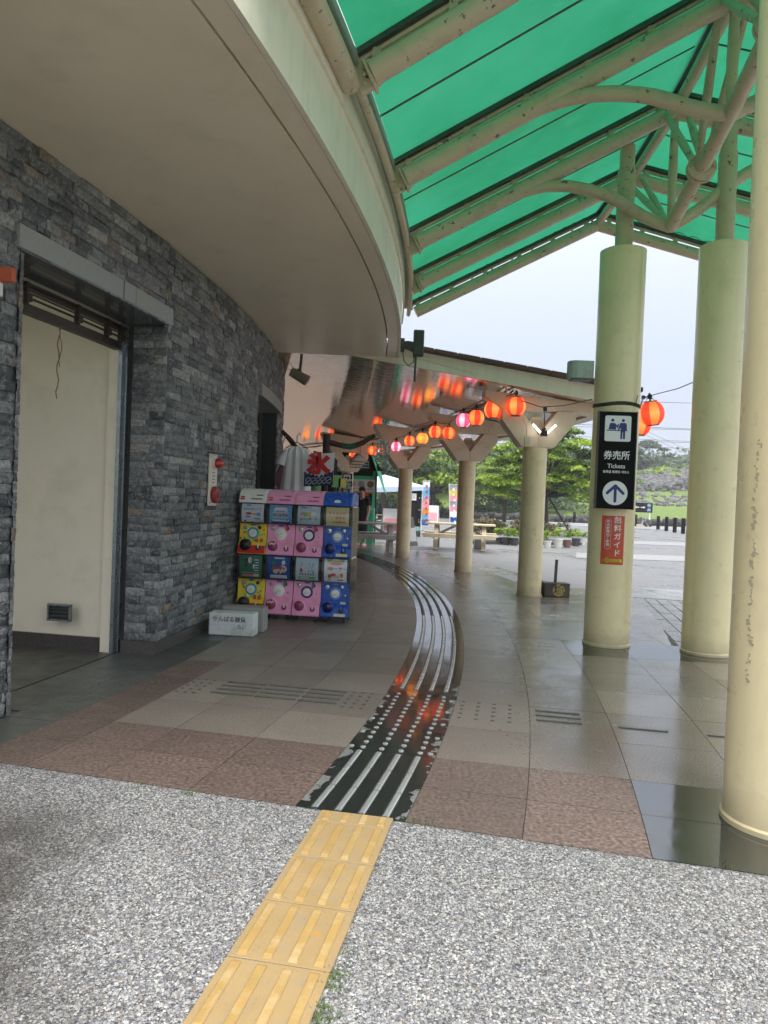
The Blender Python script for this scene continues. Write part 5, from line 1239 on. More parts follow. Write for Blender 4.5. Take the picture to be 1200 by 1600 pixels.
# ================================================================== SHOP GOODS
q = D(506, 776, 10.0); st = thing('driftwood_stand', (q.x, q.y, 0), 'dark driftwood post and branch with a band of green tape, by the ice flag', 'stand')
mb = MB(); mb.tube([(0, 0, 0), (0.0, 0, 1.0), (.01, 0, 2.16)], [.05, .045, .05], 8); fin('post', mb, M['driftwood'], st, True, smooth=True)
mb = MB(); mb.tube([(.04, 0, 2.05), (.18, 0, 2.02), (.24, 0, 2.01)], [.04, .036, .035], 8); mb.tube([(.40, 0, 2.02), (.50, 0, 2.06), (.58, .02, 2.12), (.66, .02, 2.17)], [.036, .035, .03, .028], 8); fin('branch', mb, M['driftwood'], st, True, smooth=True)
mb = MB(); mb.tube([(.23, 0, 2.01), (.33, 0, 2.0), (.41, 0, 2.025)], [.038, .040, .038], 8); fin('tape', mb, M['tape_green'], st, True, smooth=True)
q = D(460, 776, 9.9); s2 = thing('driftwood_branch', (q.x, q.y, 0), 'forked driftwood branch leaning out from the shop entrance above the white dress', 'stand')
mb = MB(); mb.tube([(0, 0, 0), (0.02, 0, 1.2), (.0, 0, 1.95), (-.08, 0, 2.05), (-.2, 0, 2.17)], [.045, .045, .04, .035, .025], 8); mb.tube([(-.02, 0, 1.9), (-.12, 0, 1.83)], [.02, .012], 6); fin('branch', mb, M['driftwood'], s2, True, smooth=True)
# white dress on a hanger
q = D(461, 770, 9.55); dr_ = thing('white_dress', (q.x, q.y, q.z), 'long white dress on a black hanger beside the ice flag', 'dress')
mb = MB(); n = 40; prof = [(0.0, .19, .07), (.15, .175, .065), (.3, .16, .06), (.42, .15, .055), (.50, .16, .055), (.56, .13, .05), (.60, .06, .04)]
for (z, rx, ry) in prof:
    for j in range(n):
        t_ = 2*math.pi*j/n; f_ = 1+.13*math.sin(7*t_)*(1-z/.6); mb.v.append((rx*math.cos(t_)*f_, ry*math.sin(t_)*f_+.012*math.sin(9*t_), z))
for i in range(len(prof)-1):
    for j in range(n): j2 = (j+1) % n; mb.f.append((i*n+j, i*n+j2, (i+1)*n+j2, (i+1)*n+j)); mb.m.append(0)
mb.tube([(-.12, 0, .54), (-.17, -.01, .46), (-.20, -.01, .36)], [.045, .055, .065], 10); mb.tube([(.12, 0, .54), (.17, -.01, .46), (.19, -.01, .38)], [.045, .05, .06], 10)
fin('cloth', mb, M['cloth_white'], dr_, True, smooth=True)
mb = MB(); mb.tube([(-.15, 0, .57), (0, 0, .66), (.15, 0, .57)], .008, 6); mb.tube([(0, 0, .66), (0, 0, .74), (.03, 0, .78), (.045, 0, .74)], .006, 6); fin('hanger', mb, M['black'], dr_, True)
q = D(443, 752, 9.8); pk = thing('pink_bag', (q.x, q.y, q.z-.1), 'pink cloth bag hanging behind the white dress', 'bag')
mb = MB(); mb.lathe((0, 0, 0), [(.06, 0), (.11, .05), (.12, .14), (.08, .26), (.03, .33), (.02, .36)], 14); fin('cloth', mb, M['pinkcloth'], pk, True, smooth=True)
mb = MB(); mb.tube([(-.02, 0, .34), (-.03, 0, .6), (0, 0, .7)], .008, 5); fin('strap', mb, M['pinkcloth'], pk, True)
# ice flag
q = D(497, 761, 9.3); fg = thing('ice_flag', (q.x, q.y, q.z), 'white flag with a big red ice character over navy waves', 'flag')
def fw(x, z): return .022*math.sin(9*x+2)+.008*math.sin(14*z)
W2, H2 = .185, .41
mb = MB(); nx, nz2 = 12, 10
for iz in range(nz2+1):
    for ix in range(nx+1):
        x = -W2+2*W2*ix/nx; z = H2*iz/nz2; sk = .03*(ix/nx); mb.v.append((x+.012*(iz/nz2), fw(x, z), z+sk))
for iz in range(nz2):
    for ix in range(nx): a = iz*(nx+1)+ix; mb.f.append((a, a+1, a+nx+2, a+nx+1)); mb.m.append(0)
fin('cloth', mb, M['cloth_white'], fg, True, smooth=True)
mb = MB(); wv = []
for ix in range(25):
    x = -W2+2*W2*ix/24; t_ = ix/24; wv.append((x+.001, fw(x, .05)-.004, .12+.06*abs(t_-.5)*2+.014*math.sin(ix*1.9)+.03*t_))
for ix in range(24):
    x0, x1 = wv[ix], wv[ix+1]; sk0, sk1 = .03*ix/24, .03*(ix+1)/24
    mb.add([(x0[0], fw(x0[0], 0)-.004, sk0), (x1[0], fw(x1[0], 0)-.004, sk1), x1, x0], [(0, 1, 2, 3)])
wvo = fin('waves', mb, M['flagnavy'], fg, True)
mb = MB()
for r_ in range(3):
    pts = [(-W2+.02+2*(W2-.02)*i/30, fw(-W2+2*W2*i/30, 0)-.007, .035+.033*r_+.012*math.sin(i*1.1+r_*2)+.03*i/30) for i in range(31)]; mb.tube(pts, .0024, 4)
fin('foam', mb, M['cloth_white'], wvo, True)
src = text_mesh('氷', .30, .017) if True else None
o = letters('氷', .27, .019, M['redprint'], fg, (.0, -.050, .275))
hf = thing('sign_board', (fg.location.x+.08, fg.location.y+.4, 1.0), 'small lime and yellow boards among the shop goods behind the ice flag', 'board')
for (x, z, w_, h_, m_) in ((.12, .52, .12, .16, 'p_lgreen'), (.2, .5, .1, .12, 'p_yellow'), (.0, .25, .14, .2, 'p_brown'), (.13, .22, .1, .16, 'p_cream')):
    mb = MB(); mb.box((x, 0, z), (w_, .02, h_)); fin('board', mb, M[m_], hf, True)
# shelf of dark goods behind the machines
q = P(24.1, 4.3); rk = thing('goods_rack', (q.x+.02, q.y+.3, 0), 'dark rack crowded with small shop goods behind the machines', 'rack')
for x in (-.42, .42):
    for y in (-.2, .2): mb = MB(); mb.box((x, y, .95), (.035, .035, 1.9)); fin('post', mb, M['black'], rk, True)
for z in (.5, .95, 1.35, 1.8): mb = MB(); mb.box((0, 0, z), (.88, .42, .03)); fin('shelf', mb, M['driftwood'], rk, True)
for i in range(8):
    r = random.Random(i); z = (.515, .965, 1.365, 1.815)[i % 4]; x = -.33+(i//4)*.45+r.uniform(-.04, .04); s = r.uniform(.05, .09); h = r.uniform(.08, .25)
    col_ = ['p_cream', 'p_orange', 'p_lgreen', 'p_white', 'p_red', 'p_brown', 'p_yellow', 'p_pinkc'][i*3 % 8]
    g = thing('shop_good', (rk.location.x+x, rk.location.y-.05, z), ['cream', 'orange', 'lime', 'white', 'red', 'brown', 'yellow', 'pink'][i*3 % 8]+' jar among the goods on the dark shop rack', 'jar', 'jars on the shop rack')
    mb = MB(); mb.lathe((0, 0, 0), [(s*.8, 0), (s, h*.1), (s, h*.7), (s*.5, h*.85), (s*.5, h)], 12); fin('jar', mb, M[col_], g, True, smooth=True)
# shell and driftwood mobiles
def mobile(px, py, Y, label, n, drop, wd, seed):
    q = D(px, py, Y); th = thing('shell_mobile', (q.x, q.y, q.z), label, 'mobile'); r = random.Random(seed)
    mb = MB(); mb.cyl((-wd, 0, 0), (wd, 0, .02), .012, n=6); mb.tube([(-wd*.8, 0, 0), (0, 0, .22), (wd*.8, 0, 0)], .004, 4); fin('rod', mb, M['wood_grey'], th, True)
    for k in range(n):
        x = -wd+2*wd*k/(n-1); mb = MB(); L_ = drop*r.uniform(.5, 1); mb.cyl((x, 0, 0), (x, 0, -L_), .0025, n=4)
        for j in range(int(L_/.05)):
            z = -.04-j*.05; s = r.uniform(.014, .03); e = r.uniform(-.02, .02); mb.lathe((x+e, r.uniform(-.01, .01), z), [(.002, -s), (s*.8, -s*.3), (s*.7, s*.3), (.002, s)], 6)
        fin('strand', mb, M['p_grey'] if k % 3 else M['wood_grey'], th, True)
mobile(599, 688, 10.0, 'shell mobile dangling from the tip of the driftwood branch', 6, .42, .07, 1)
mobile(540, 752, 10.1, 'tangled pale shell mobile hanging beside the far ticket sign', 7, .28, .09, 2)
q = D(562, 727, 10.2); cg = thing('wire_cage', (q.x, q.y, q.z-.03), 'small grey wire bird cage hanging above the green kiosk', 'cage')
for s in np.linspace(-1, 1, 9): mb = MB(); mb.tube([(s*.13, 0, 0), (s*.12, 0, .08), (s*.05, 0, .15), (0, 0, .19)], .0035, 4); fin('wire', mb, M['p_grey'], cg, True)
for z in (0, .04, .08): mb = MB(); mb.lathe((0, 0, z), [(.13, -.004), (.133, .004)], 14); fin('hoop', mb, M['p_grey'], cg, True)
mb = MB(); mb.cyl((0, 0, .19), (0, 0, .42), .003, n=4); fin('hook', mb, M['line'], cg, True)

# ================================================================== PICNIC TABLES
def picnic(x, y, rz, L_, mat, label, z=0.0):
    th = thing('picnic_table', (x, y, z), label, 'picnic table', 'timber picnic tables on the courtyard', rz=rz)
    for k in range(4): mb = MB(); mb.box((0, -.29+k*.195, .70), (L_, .185, .045)); fin('top_plank', mb, mat, th, True, bev=.006)
    for s in (-1, 1):
        mb = MB(); mb.box((0, s*.70, .42), (L_*1.06, .27, .05)); mb_ = fin('seat', mb, mat, th, True, bev=.006)
        mb = MB(); mb.box((0, s*.835, .385), (L_*1.0, .02, .10)); fin('apron', mb, mat, th, True)
    for sx in (-1, 1):
        x0 = sx*(L_/2-.32)
        for s in (-1, 1): mb = MB(); mb.beam((x0, s*.20, .68), (x0, s*.66, .0), .05, .12, up=(1, 0, 0)); fin('leg', mb, mat, th, True, bev=.005)
        mb = MB(); mb.box((x0+.06*sx, 0, .37), (.05, 1.5, .12)); fin('crossbar', mb, mat, th, True, bev=.004)
        mb = MB(); mb.beam((x0, 0, .38), (x0-sx*.55, 0, .67), .07, .05, up=(0, 1, 0)); fin('brace', mb, mat, th, True)
    return th
pa_ = (G(662, 862)+G(772, 858))/2; picnic(pa_.x+.02, pa_.y+.55, rad(-7), 1.95, M['wood_pale'], 'cream timber picnic table half hidden behind the second porch column')
q = G(560, 863); picnic(q.x+.05, q.y+.7, rad(3), 2.05, M['wood_grey'], 'weathered white picnic table beside the standing person')
q = G(585, 833); picnic(q.x+.4, q.y+.5, rad(20), 1.9, M['wood_pale'], 'small far picnic table under the pale blue tent')
q = D(662, 823, 19.3); bx = thing('wire_basket', (q.x, q.y, .724), 'little wire basket on the cream picnic table top', 'basket')
for k in range(8): mb = MB(); mb.cyl((-.14+k*.04, 0, 0), (-.14+k*.045, 0, .11), .008, n=5); fin('wire', mb, M['wood_grey'], bx, True)
# concrete weights on the courtyard
for (px, py, s, lab) in ((652, 838, .2, 'dark concrete weight on the ground beside the cream picnic table'), (749, 857, .28, 'grey concrete weight under the cream picnic table')):
    q = G(px, py, -.02); cw = thing('concrete_weight', q, lab, 'block'); mb = MB(); mb.box((0, 0, s*.5), (s*1.2, s, s), taper=.9); fin('block', mb, M['concrete'] if s > .25 else M['darkgrey'], cw, True, bev=.01)
# ================================================================== KIOSK
q = G(582, 851, -.02); kx, ky = q.x, q.y+.1
ks_ = thing('green_kiosk', (kx-.55, ky+.6, -.03), 'bright green food kiosk with a serving hatch and pale green flap', 'kiosk')
def wbox(name, c, s, m, rot=None, bev=0.0, par=ks_): mb = MB(); mb.box(c, s, rot); return fin(name, mb, m, par, True, bev=bev)
wbox('side_wall', (.50, 0, .55), (.10, 1.2, 1.10), M['kiosk']); wbox('corner_post', (.52, -.58, 1.1), (.08, .08, 2.2), M['kiosk']); wbox('counter_wall', (-.3, -.56, .5), (1.5, .08, 1.0), M['kiosk'])
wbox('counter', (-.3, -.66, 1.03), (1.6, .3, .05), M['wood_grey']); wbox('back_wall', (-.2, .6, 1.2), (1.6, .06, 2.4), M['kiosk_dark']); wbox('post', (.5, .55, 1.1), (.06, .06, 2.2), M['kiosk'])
for k in range(5): wbox('plank', (.556, -.0, .15+k*.2), (.012, 1.18, .19), M['kiosk'])
mn = wbox('menu_board', (.05, -.64, 1.72), (1.0, .04, .42), M['signwhite']); wbox('board_header', (.05, -.65, 1.95), (1.0, .05, .10), M['kiosk'])
for k in range(3):
    mb = MB(); mb.lathe((-.12+k*.27, -.662, 1.76), [(.10, 0), (.10, -.003)], 18, 'y'); fin('dish_picture', mb, M[['p_orange', 'p_grey', 'p_brown'][k]], mn, True)
    mb = MB(); mb.box((-.12+k*.27, -.663, 1.62), (.18, .004, .05)); fin('caption', mb, M['p_sky'], mn, True)
mb = MB(); mb.box((.05, -.663, 1.53), (.98, .004, .05)); fin('colour_strip', mb, M['p_orange'], mn, True)
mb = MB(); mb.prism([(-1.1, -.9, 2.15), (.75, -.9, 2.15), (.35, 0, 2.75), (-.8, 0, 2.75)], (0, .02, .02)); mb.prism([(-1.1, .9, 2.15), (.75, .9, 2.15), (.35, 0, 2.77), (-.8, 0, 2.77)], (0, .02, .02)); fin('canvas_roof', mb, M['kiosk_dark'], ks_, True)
mb = MB(); mb.prism([(.42, -.95, 2.60), (.80, -.95, 1.62), (.88, -.5, 1.48), (.72, -.3, 2.1)], (.015, .02, 0)); mb.prism([(.42, -.95, 2.60), (.72, -.3, 2.1), (.45, .4, 2.65)], (.015, .0, .01)); fin('flap', mb, M['awning'], ks_, True)
wbox('till_box', (.28, -.5, 1.22), (.25, .2, .3), M['wood_grey']); wbox('red_sticker', (.30, -.667, 1.46), (.16, .01, .08), M['p_red'])
# ================================================================== TENT, BANNERS, A-BOARDS
q = G(655, 838, -.03); tx, ty = q.x, q.y
tn = thing('canvas_tent', (tx-1.3, ty+1.2, -.03), 'open market tent with pale blue canvas and turquoise poles', 'tent')
for (x, y) in ((1.3, -1.2), (1.3, 1.2), (-1.5, -1.2), (-1.5, 1.2)):
    mb = MB(); mb.cyl((x, y, 0), (x, y, 1.92), .03, n=8); fin('pole', mb, M['tentpole'], tn, True)
for z in (.55, 1.0, 1.45): mb = MB(); mb.box((1.3, -1.24, z), (.12, .05, .03)); fin('clip', mb, M['white'], tn, True)
mb = MB(); ap = (-.1, 0, 2.32); cs = [(1.45, -1.35, 1.9), (-1.65, -1.35, 1.72), (-1.65, 1.35, 1.9), (1.45, 1.35, 1.95)]
for i in range(4): a, b = cs[i], cs[(i+1) % 4]; m_ = tuple((a[k]+b[k])/2-(.05 if k == 2 else 0) for k in range(3)); mb.add([a, m_, ap], [(0, 1, 2)]); mb.add([m_, b, ap], [(0, 1, 2)]); mb.add([a, b, (b[0], b[1], b[2]-.16), (m_[0], m_[1], m_[2]-.14), (a[0], a[1], a[2]-.16)], [(0, 1, 2, 3, 4)])
fin('canvas', mb, M['tent'], tn, True)
mb = MB(); mb.cyl((1.3, -1.2, 1.9), (-.1, 0, 2.3), .02, n=6); mb.cyl((-1.5, -1.2, 1.75), (-.1, 0, 2.3), .02, n=6); fin('roof_strut', mb, M['p_orange'], tn, True)
bb = thing('black_banner', (tx-.22, ty-.05, 0), 'black cloth banner with a small white notice hanging from the tent pole', 'banner')
mb = MB(); n = 8
for iz in range(2):
    for i in range(n+1): mb.v.append((-.26+.5*i/n, .03*math.sin(i*1.4), .34 if iz == 0 else 1.80))
for i in range(n): mb.f.append((i, i+1, n+2+i, n+1+i)); mb.m.append(0)
fin('cloth', mb, M['black_cloth'], bb, True, smooth=True)
mb = MB(); mb.box((-.09, -.05, 1.45), (.28, .01, .26)); fin('notice', mb, M['signwhite'], bb, True)
for k in range(4):
    mb = MB(); mb.box((-.09, -.057, 1.53-k*.045), (.2, .002, .015)); fin('printed_line', mb, M['p_grey'], bb, True)
def nobori(px, py, Y, h, wd, cols, lab, lean=0.0):
    q = G(px, py, -.03); s_ = Y/q.y; th = thing('tall_banner', (q.x*s_, Y, -.03), lab, 'banner')
    mb = MB(); mb.cyl((-wd/2-.02, 0, 0), (-wd/2-.02+lean, 0, h+.05), .014, n=6); mb.cyl((-wd/2-.02+lean, 0, h+.03), (wd/2+lean, 0, h+.03), .010, n=6); fin('pole', mb, M['white'], th, True)
    mb = MB(); mb.mat(0); n = len(cols)
    for i, c in enumerate(cols):
        z0, z1 = h*(.22+.78*i/n), h*(.22+.78*(i+1)/n); mb.mat(i); x0, x1 = lean*z0/h, lean*z1/h; o_ = .015*math.sin(i*2); o2 = .015*math.sin(i*2+2)
        mb.add([(-wd/2+x0, o_, z0), (wd/2*.8+x0, -o_, z0+.015*(i % 2)), (wd/2*.8+x1, -o2, z1+.015*((i+1) % 2)), (-wd/2+x1, o2, z1)], [(0, 1, 2, 3)])
    fin('cloth', mb, [M[c] for c in cols], th, True)
    mb = MB()
    r = random.Random(int(px))
    for i in range(7):
        z = h*(.3+.1*i); x = lean*z/h+r.uniform(-.03, .03); mb.add([(x-.05, -.03, z), (x+.04, -.03, z+.02), (x+.03, -.03, z+.08), (x-.02, -.03, z+.10)], [(0, 1, 2, 3)])
    fin('print', mb, M['p_red'] if lean == 0 else M['p_white'], th, True)
nobori(664, 838, 27.0, 2.05, .26, ['p_blue', 'p_sky', 'p_orange', 'p_pinkc', 'p_pinkc', 'p_sky', 'p_sky', 'p_white'], 'narrow tall banner in blue, orange and pink behind the cream picnic table')
nobori(711, 838, 26.5, 1.95, .30, ['p_sky', 'p_blue', 'p_white', 'p_pinkc', 'p_grey', 'p_pinkc', 'p_yellow', 'p_grey'], 'leaning pale lilac and yellow banner beside the second porch column', lean=-.12)
def aboard(px, py, w_, h_, lab, m1, m2, rz=0.0):
    q = G(px, py, -.03); th = thing('sandwich_board', q, lab, 'sign', rz=rz)
    for s in (-1, 1):
        mb = MB(); mb.prism([(-w_/2, s*.22, 0), (w_/2, s*.22, 0), (w_/2*.9, s*.02, h_), (-w_/2*.9, s*.02, h_)], (0, s*.02, 0)); fin('board', mb, M[m1], th, True)
    mb = MB(); mb.prism([(-w_/2*.85, -.262+.09, h_*.15), (w_/2*.85, -.262+.09, h_*.15), (w_/2*.8, -.262+.16, h_*.62), (-w_/2*.8, -.262+.16, h_*.62)], (0, -.045, 0)); fin('print', mb, M[m2], th, True)
    return th
aboard(614, 835, .95, 1.0, 'white and pink sandwich board under the tent', 'white', 'p_pinkc', .2); aboard(673, 818, 1.0, 1.1, 'tilted pink sandwich board beyond the tent, beside a bollard', 'white', 'p_pinkc', -.3)
aboard(636, 852, .45, .85, 'dark framed sandwich board beside the third porch column', 'darkgrey', 'p_grey', .9)
# ================================================================== PERSON
def skin_fig(name, pts, edges, rads, mat, parent, sub=2):
    m = bpy.data.meshes.new(name); m.from_pydata(pts, edges, []); o = bpy.data.objects.new(name, m); C.objects.link(o)
    md = o.modifiers.new('s', 'SKIN'); md.use_smooth_shade = True
    for i, r in enumerate(rads): v = m.skin_vertices[0].data[i]; v.radius = r if isinstance(r, tuple) else (r, r)
    m.skin_vertices[0].data[0].use_root = True
    sb = o.modifiers.new('b', 'SUBSURF'); sb.levels = sb.render_levels = sub
    dg = bpy.context.evaluated_depsgraph_get(); m2 = bpy.data.meshes.new_from_object(o.evaluated_get(dg)); bpy.data.objects.remove(o); m2.name = name
    m2.materials.clear(); m2.materials.append(mat); o2 = bpy.data.objects.new(name, m2); C.objects.link(o2); o2.parent = parent; return o2
q = G(566, 855, 0); ps = thing('person', (q.x, 20.6, -.02), 'person in a black shirt and long black apron, brown hair, standing at the green kiosk', 'person', rz=rad(-25))
ps.location.x = D(566, 800, 20.6).x
# facing -Y, leaning slightly; z up. body (skin) : head, neck, arms, hands, legs
B_ = [(0, 0, .86), (0, -.01, 1.06), (0, .0, 1.24), (0, .0, 1.33), (0, -.02, 1.40), (0, -.035, 1.50), (0, -.04, 1.575),
      (.17, 0, 1.29), (.215, .0, 1.05), (.20, -.07, .84), (.197, -.10, .775),
      (-.17, 0, 1.29), (-.235, -.01, 1.06), (-.19, -.15, .90), (-.18, -.20, .86),
      (.09, 0, .80), (.095, -.01, .46), (.09, .02, .09), (.09, -.10, .03), (-.09, 0, .80), (-.10, -.02, .46), (-.10, .0, .09), (-.10, -.12, .03)]
E_ = [(0, 1), (1, 2), (2, 3), (3, 4), (4, 5), (5, 6), (2, 7), (7, 8), (8, 9), (9, 10), (2, 11), (11, 12), (12, 13), (13, 14), (0, 15), (15, 16), (16, 17), (17, 18), (0, 19), (19, 20), (20, 21), (21, 22)]
Rr = [(.14, .10), (.12, .09), (.14, .09), (.055, .055), (.048, .048), (.074, .088), (.06, .07), .055, .043, .030, .026, .055, .043, .030, .026, .085, .058, .04, .035, .085, .058, .04, .035]
fb = len(B_)
for (wi, pos, sx) in ((10, Vector((.197, -.10, .775)), 1), (14, Vector((-.18, -.20, .86)), -1)):
    pl = len(B_); B_.append(tuple(pos+Vector((0, -.01, -.045)))); Rr.append((.030, .018)); E_.append((wi, pl))
    for k in range(4):
        a = len(B_); x = (-.024+.016*k); ln_ = (.055, .065, .06, .048)[k]
        B_ += [tuple(pos+Vector((x*.8, -.012, -.085))), tuple(pos+Vector((x, -.020, -.085-ln_*.5))), tuple(pos+Vector((x, -.008, -.085-ln_)))]; Rr += [.009, .008, .007]; E_ += [(pl, a), (a, a+1), (a+1, a+2)]
    a = len(B_); B_ += [tuple(pos+Vector((-sx*.030, -.02, -.055))), tuple(pos+Vector((-sx*.042, -.03, -.085)))]; Rr += [.010, .008]; E_ += [(pl, a), (a, a+1)]
skin_fig('body', B_, E_, Rr, M['skin'], ps)
# face
mb = MB(); mb.lathe((0, -.125, 1.525), [(.010, .0), (.018, -.016), (.002, -.026)], 8, 'y'); fin('nose', mb, M['skin'], ps, True, smooth=True)
for s in (-1, 1):
    mb = MB(); mb.lathe((s*.03, -.113, 1.555), [(.012, 0), (.010, -.005), (.001, -.007)], 8, 'y'); fin('eye', mb, M['black'], ps, True, smooth=True)
    mb = MB(); mb.lathe((s*.082, -.03, 1.535), [(.012, -.012), (.018, 0), (.012, .012)], 8, 'y'); fin('ear', mb, M['skin'], ps, True, smooth=True)
mb = MB(); mb.box((0, -.118, 1.485), (.045, .008, .008)); fin('mouth', mb, M['p_pinkc'], ps, True)
mb = MB(); n = 18; prof = [(.055, 1.45, .045), (.084, 1.50, .028), (.098, 1.56, .0), (.092, 1.62, -.01), (.060, 1.665, -.022), (.004, 1.68, -.03)]
for (r, z, yo) in prof:
    for j in range(n):
        t_ = 2*math.pi*j/n; y = r*1.12*math.sin(t_)
        if z < 1.60: y = max(y, -.045 if z > 1.55 else -.01)
        mb.v.append((r*math.cos(t_)*1.02, y-.03+max(0, yo), z))
for i in range(len(prof)-1):
    for j in range(n): j2 = (j+1) % n; mb.f.append((i*n+j, i*n+j2, (i+1)*n+j2, (i+1)*n+j)); mb.m.append(0)
fin('hair', mb, M['hair'], ps, True, smooth=True)
skin_fig('shirt', [(0, 0, .88), (0, -.01, 1.06), (0, 0, 1.24), (0, .0, 1.325), (.17, 0, 1.295), (.212, 0, 1.13), (-.17, 0, 1.295), (-.226, -.005, 1.14)], [(0, 1), (1, 2), (2, 3), (2, 4), (4, 5), (2, 6), (6, 7)],
         [(.165, .125), (.145, .115), (.165, .11), (.07, .065), .075, .066, .075, .066], M['shirt'], ps)
mb = MB(); mb.lathe((0, -.005, 0), [(.165, .30), (.17, .5), (.165, .75), (.150, 1.0)], 22); fin('apron', mb, M['shirt'], ps, True, smooth=True)
for s in (-1, 1):
    mb = MB(); mb.prism([(s*.1-.045, -.20, -.0), (s*.1+.045, -.20, 0), (s*.1+.045, .06, 0), (s*.1-.045, .06, 0)], (0, 0, .07)); fin('shoe', mb, M['p_pinkc'], ps, True, bev=.015)
# ================================================================== VEGETATION
def leaves(name, centres, rad3, n_each, size, mat, parent, seed=1, flat=.55, off=None, tone=None, droop=.4):
    r = np.random.default_rng(seed); K = len(centres); N_ = K*n_each
    c = np.repeat(np.asarray(centres, float), n_each, 0); rr = np.repeat(np.asarray(rad3, float), n_each, 0)
    d = r.normal(size=(N_, 3)); d /= np.linalg.norm(d, axis=1)[:, None]; d[:, 2] = np.where(d[:, 2] < -.2, -d[:, 2]*.6, d[:, 2])
    p = c + d*rr*np.power(r.random(N_), .35)[:, None]
    u = d*np.array([1, 1, .2]) + r.normal(size=(N_, 3))*.55; u[:, 2] -= droop; u /= np.linalg.norm(u, axis=1)[:, None]
    nrm = np.array([0, 0, 1.0]) + r.normal(size=(N_, 3))*.5 + d*.5; sd = np.cross(u, nrm); sd /= np.linalg.norm(sd, axis=1)[:, None]+1e-9
    s = size*r.uniform(.6, 1.35, N_)[:, None]
    V = np.stack([p-u*s*.5, p+sd*s*.26+np.array([0, 0, .02]), p+u*s*.6, p-sd*s*.26], 1).reshape(-1, 3); F = np.arange(N_*4).reshape(-1, 4)
    t0 = np.repeat(r.random(K) if tone is None else np.asarray(tone), n_each); a = np.clip(t0*.6+r.random(N_)*.38+.0, 0, .999)
    return npmesh(name, V, F, mat, parent, a)
def tree(name, x, y, z, h, crown, label, cat, mat, leaf, n_clump, n_leaf, seed, trunk_r=.12, trunk_h=.4, group=None, clump_r=.42, flat=.6):
    th = thing(name, (x, y, z), label, cat, group); r = random.Random(seed); rx, ry, rz_ = crown; cz = z+h-rz_
    mb = MB(); tp = Vector((x+r.uniform(-.1, .1)*h*.3, y, z+h*trunk_h)); mb.tube([(x, y, z-.1), (x+r.uniform(-.05, .05), y, z+h*trunk_h*.5), tuple(tp)], [trunk_r*1.25, trunk_r, trunk_r*.8], 9)
    cs, rs = [], []
    for k in range(n_clump):
        for _ in range(30):
            d = Vector((r.gauss(0, 1), r.gauss(0, 1), r.gauss(0, 1))).normalized(); t_ = r.random()**.33
            if d.z > -.55: break
        c = Vector((x+d.x*rx*t_*.92, y+d.y*ry*t_*.92, cz+d.z*rz_*t_*.92)); s = clump_r*r.uniform(.6, 1.35); cs.append(tuple(c)); rs.append((s*1.25, s*1.25, s*flat))
        if k % 3 == 0:
            m_ = tp.lerp(c, .5)+Vector((r.uniform(-.15, .15), r.uniform(-.15, .15), -.12)); mb.tube([tp, m_, c], [trunk_r*.45, trunk_r*.25, trunk_r*.1], 5)
    fin('trunk', mb, M['bark'], th, smooth=True)
    o = leaves('crown', cs, rs, n_leaf, leaf, mat, th, seed); o['kind'] = 'stuff'; return th
q = G(852, 836, -.03); tree('broadleaf_tree', q.x, q.y+.3, -.05, 5.3, (3.0, 2.6, 2.45), 'bright green leafy tree with a dark trunk behind the first porch column', 'tree', M['leaf'], .16, 190, 150, 11, .15, .34, clump_r=.40)
q = G(764, 812, -.03); tree('broadleaf_tree', q.x+.3, q.y-6, -.05, 5.1, (3.3, 2.8, 2.3), 'second bright green tree, its trunk showing beside the brown hedge', 'tree', M['leaf'], .18, 170, 150, 12, .14, .36, clump_r=.48)
for i, (px, Y, h, rx, lab, mt) in enumerate([(676, 62, 5.6, 4.3, 'spreading green tree on the lawn beyond the bollard, behind the narrow banner', 'leaf'), (722, 72, 7.5, 5, 'tall darker tree behind the second porch column top', 'leaf_dark'), (600, 60, 7.5, 5.2, 'dark green tree above the pale blue tent', 'leaf_dark'),
                               (640, 80, 9.5, 6, 'tall dark tree behind the third porch column bracket', 'leaf_dark'), (560, 70, 8, 6, 'dark tree mass behind the green kiosk roof', 'leaf_dark'), (790, 75, 7, 5.5, 'far green tree between the two near bright trees', 'leaf'), (905, 85, 6.5, 5.5, 'far green tree directly left of the ticket sign column', 'leaf'), (520, 96, 12, 8, 'tall dark tree standing farthest behind the ice flag', 'leaf_dark'), (585, 104, 13, 8, 'tallest dark tree behind the pale blue tent', 'leaf_dark'), (655, 98, 11.5, 7.5, 'tall dark tree in the second row behind the narrow banner', 'leaf_dark'), (700, 100, 12, 8, 'tall dark tree in the second row left of the second porch column', 'leaf_dark'), (765, 102, 11, 8, 'dark tree in the second row between the first two porch columns', 'leaf_dark'), (840, 105, 10.5, 8, 'dark tree in the second row behind the first porch column', 'leaf_dark'), (920, 104, 9.5, 8, 'dark tree in the second row behind the ticket sign column', 'leaf_dark'), (1000, 120, 13.5, 5, 'tall pale tree standing above the hill forest beside the big red lantern', 'leaf_hill')]):
    q = D(px, 790, Y); tree('far_tree', q.x, Y, .0, h, (rx, rx*.9, h*.46), lab, 'tree', M[mt], .42, 56, 120, 30+i, .22, .35, 'trees beyond the courtyard', clump_r=1.15)
# leaning support poles of the bright tree
q = G(893, 832, -.03); sp_ = thing('tree_prop', (q.x, q.y-1.0, 0), 'dark wooden props leaning against the bright tree', 'prop')
b0 = G(893, 836, -.03); a0 = D(858, 778, b0.y+.6); mb = MB(); mb.cyl(b0, a0, .045, n=7); fin('pole', mb, M['driftwood'], sp_)
b1 = G(800, 828, -.03); a1 = D(815, 803, b1.y); mb = MB(); mb.cyl(b1, a1, .045, n=7); fin('pole', mb, M['driftwood'], sp_)
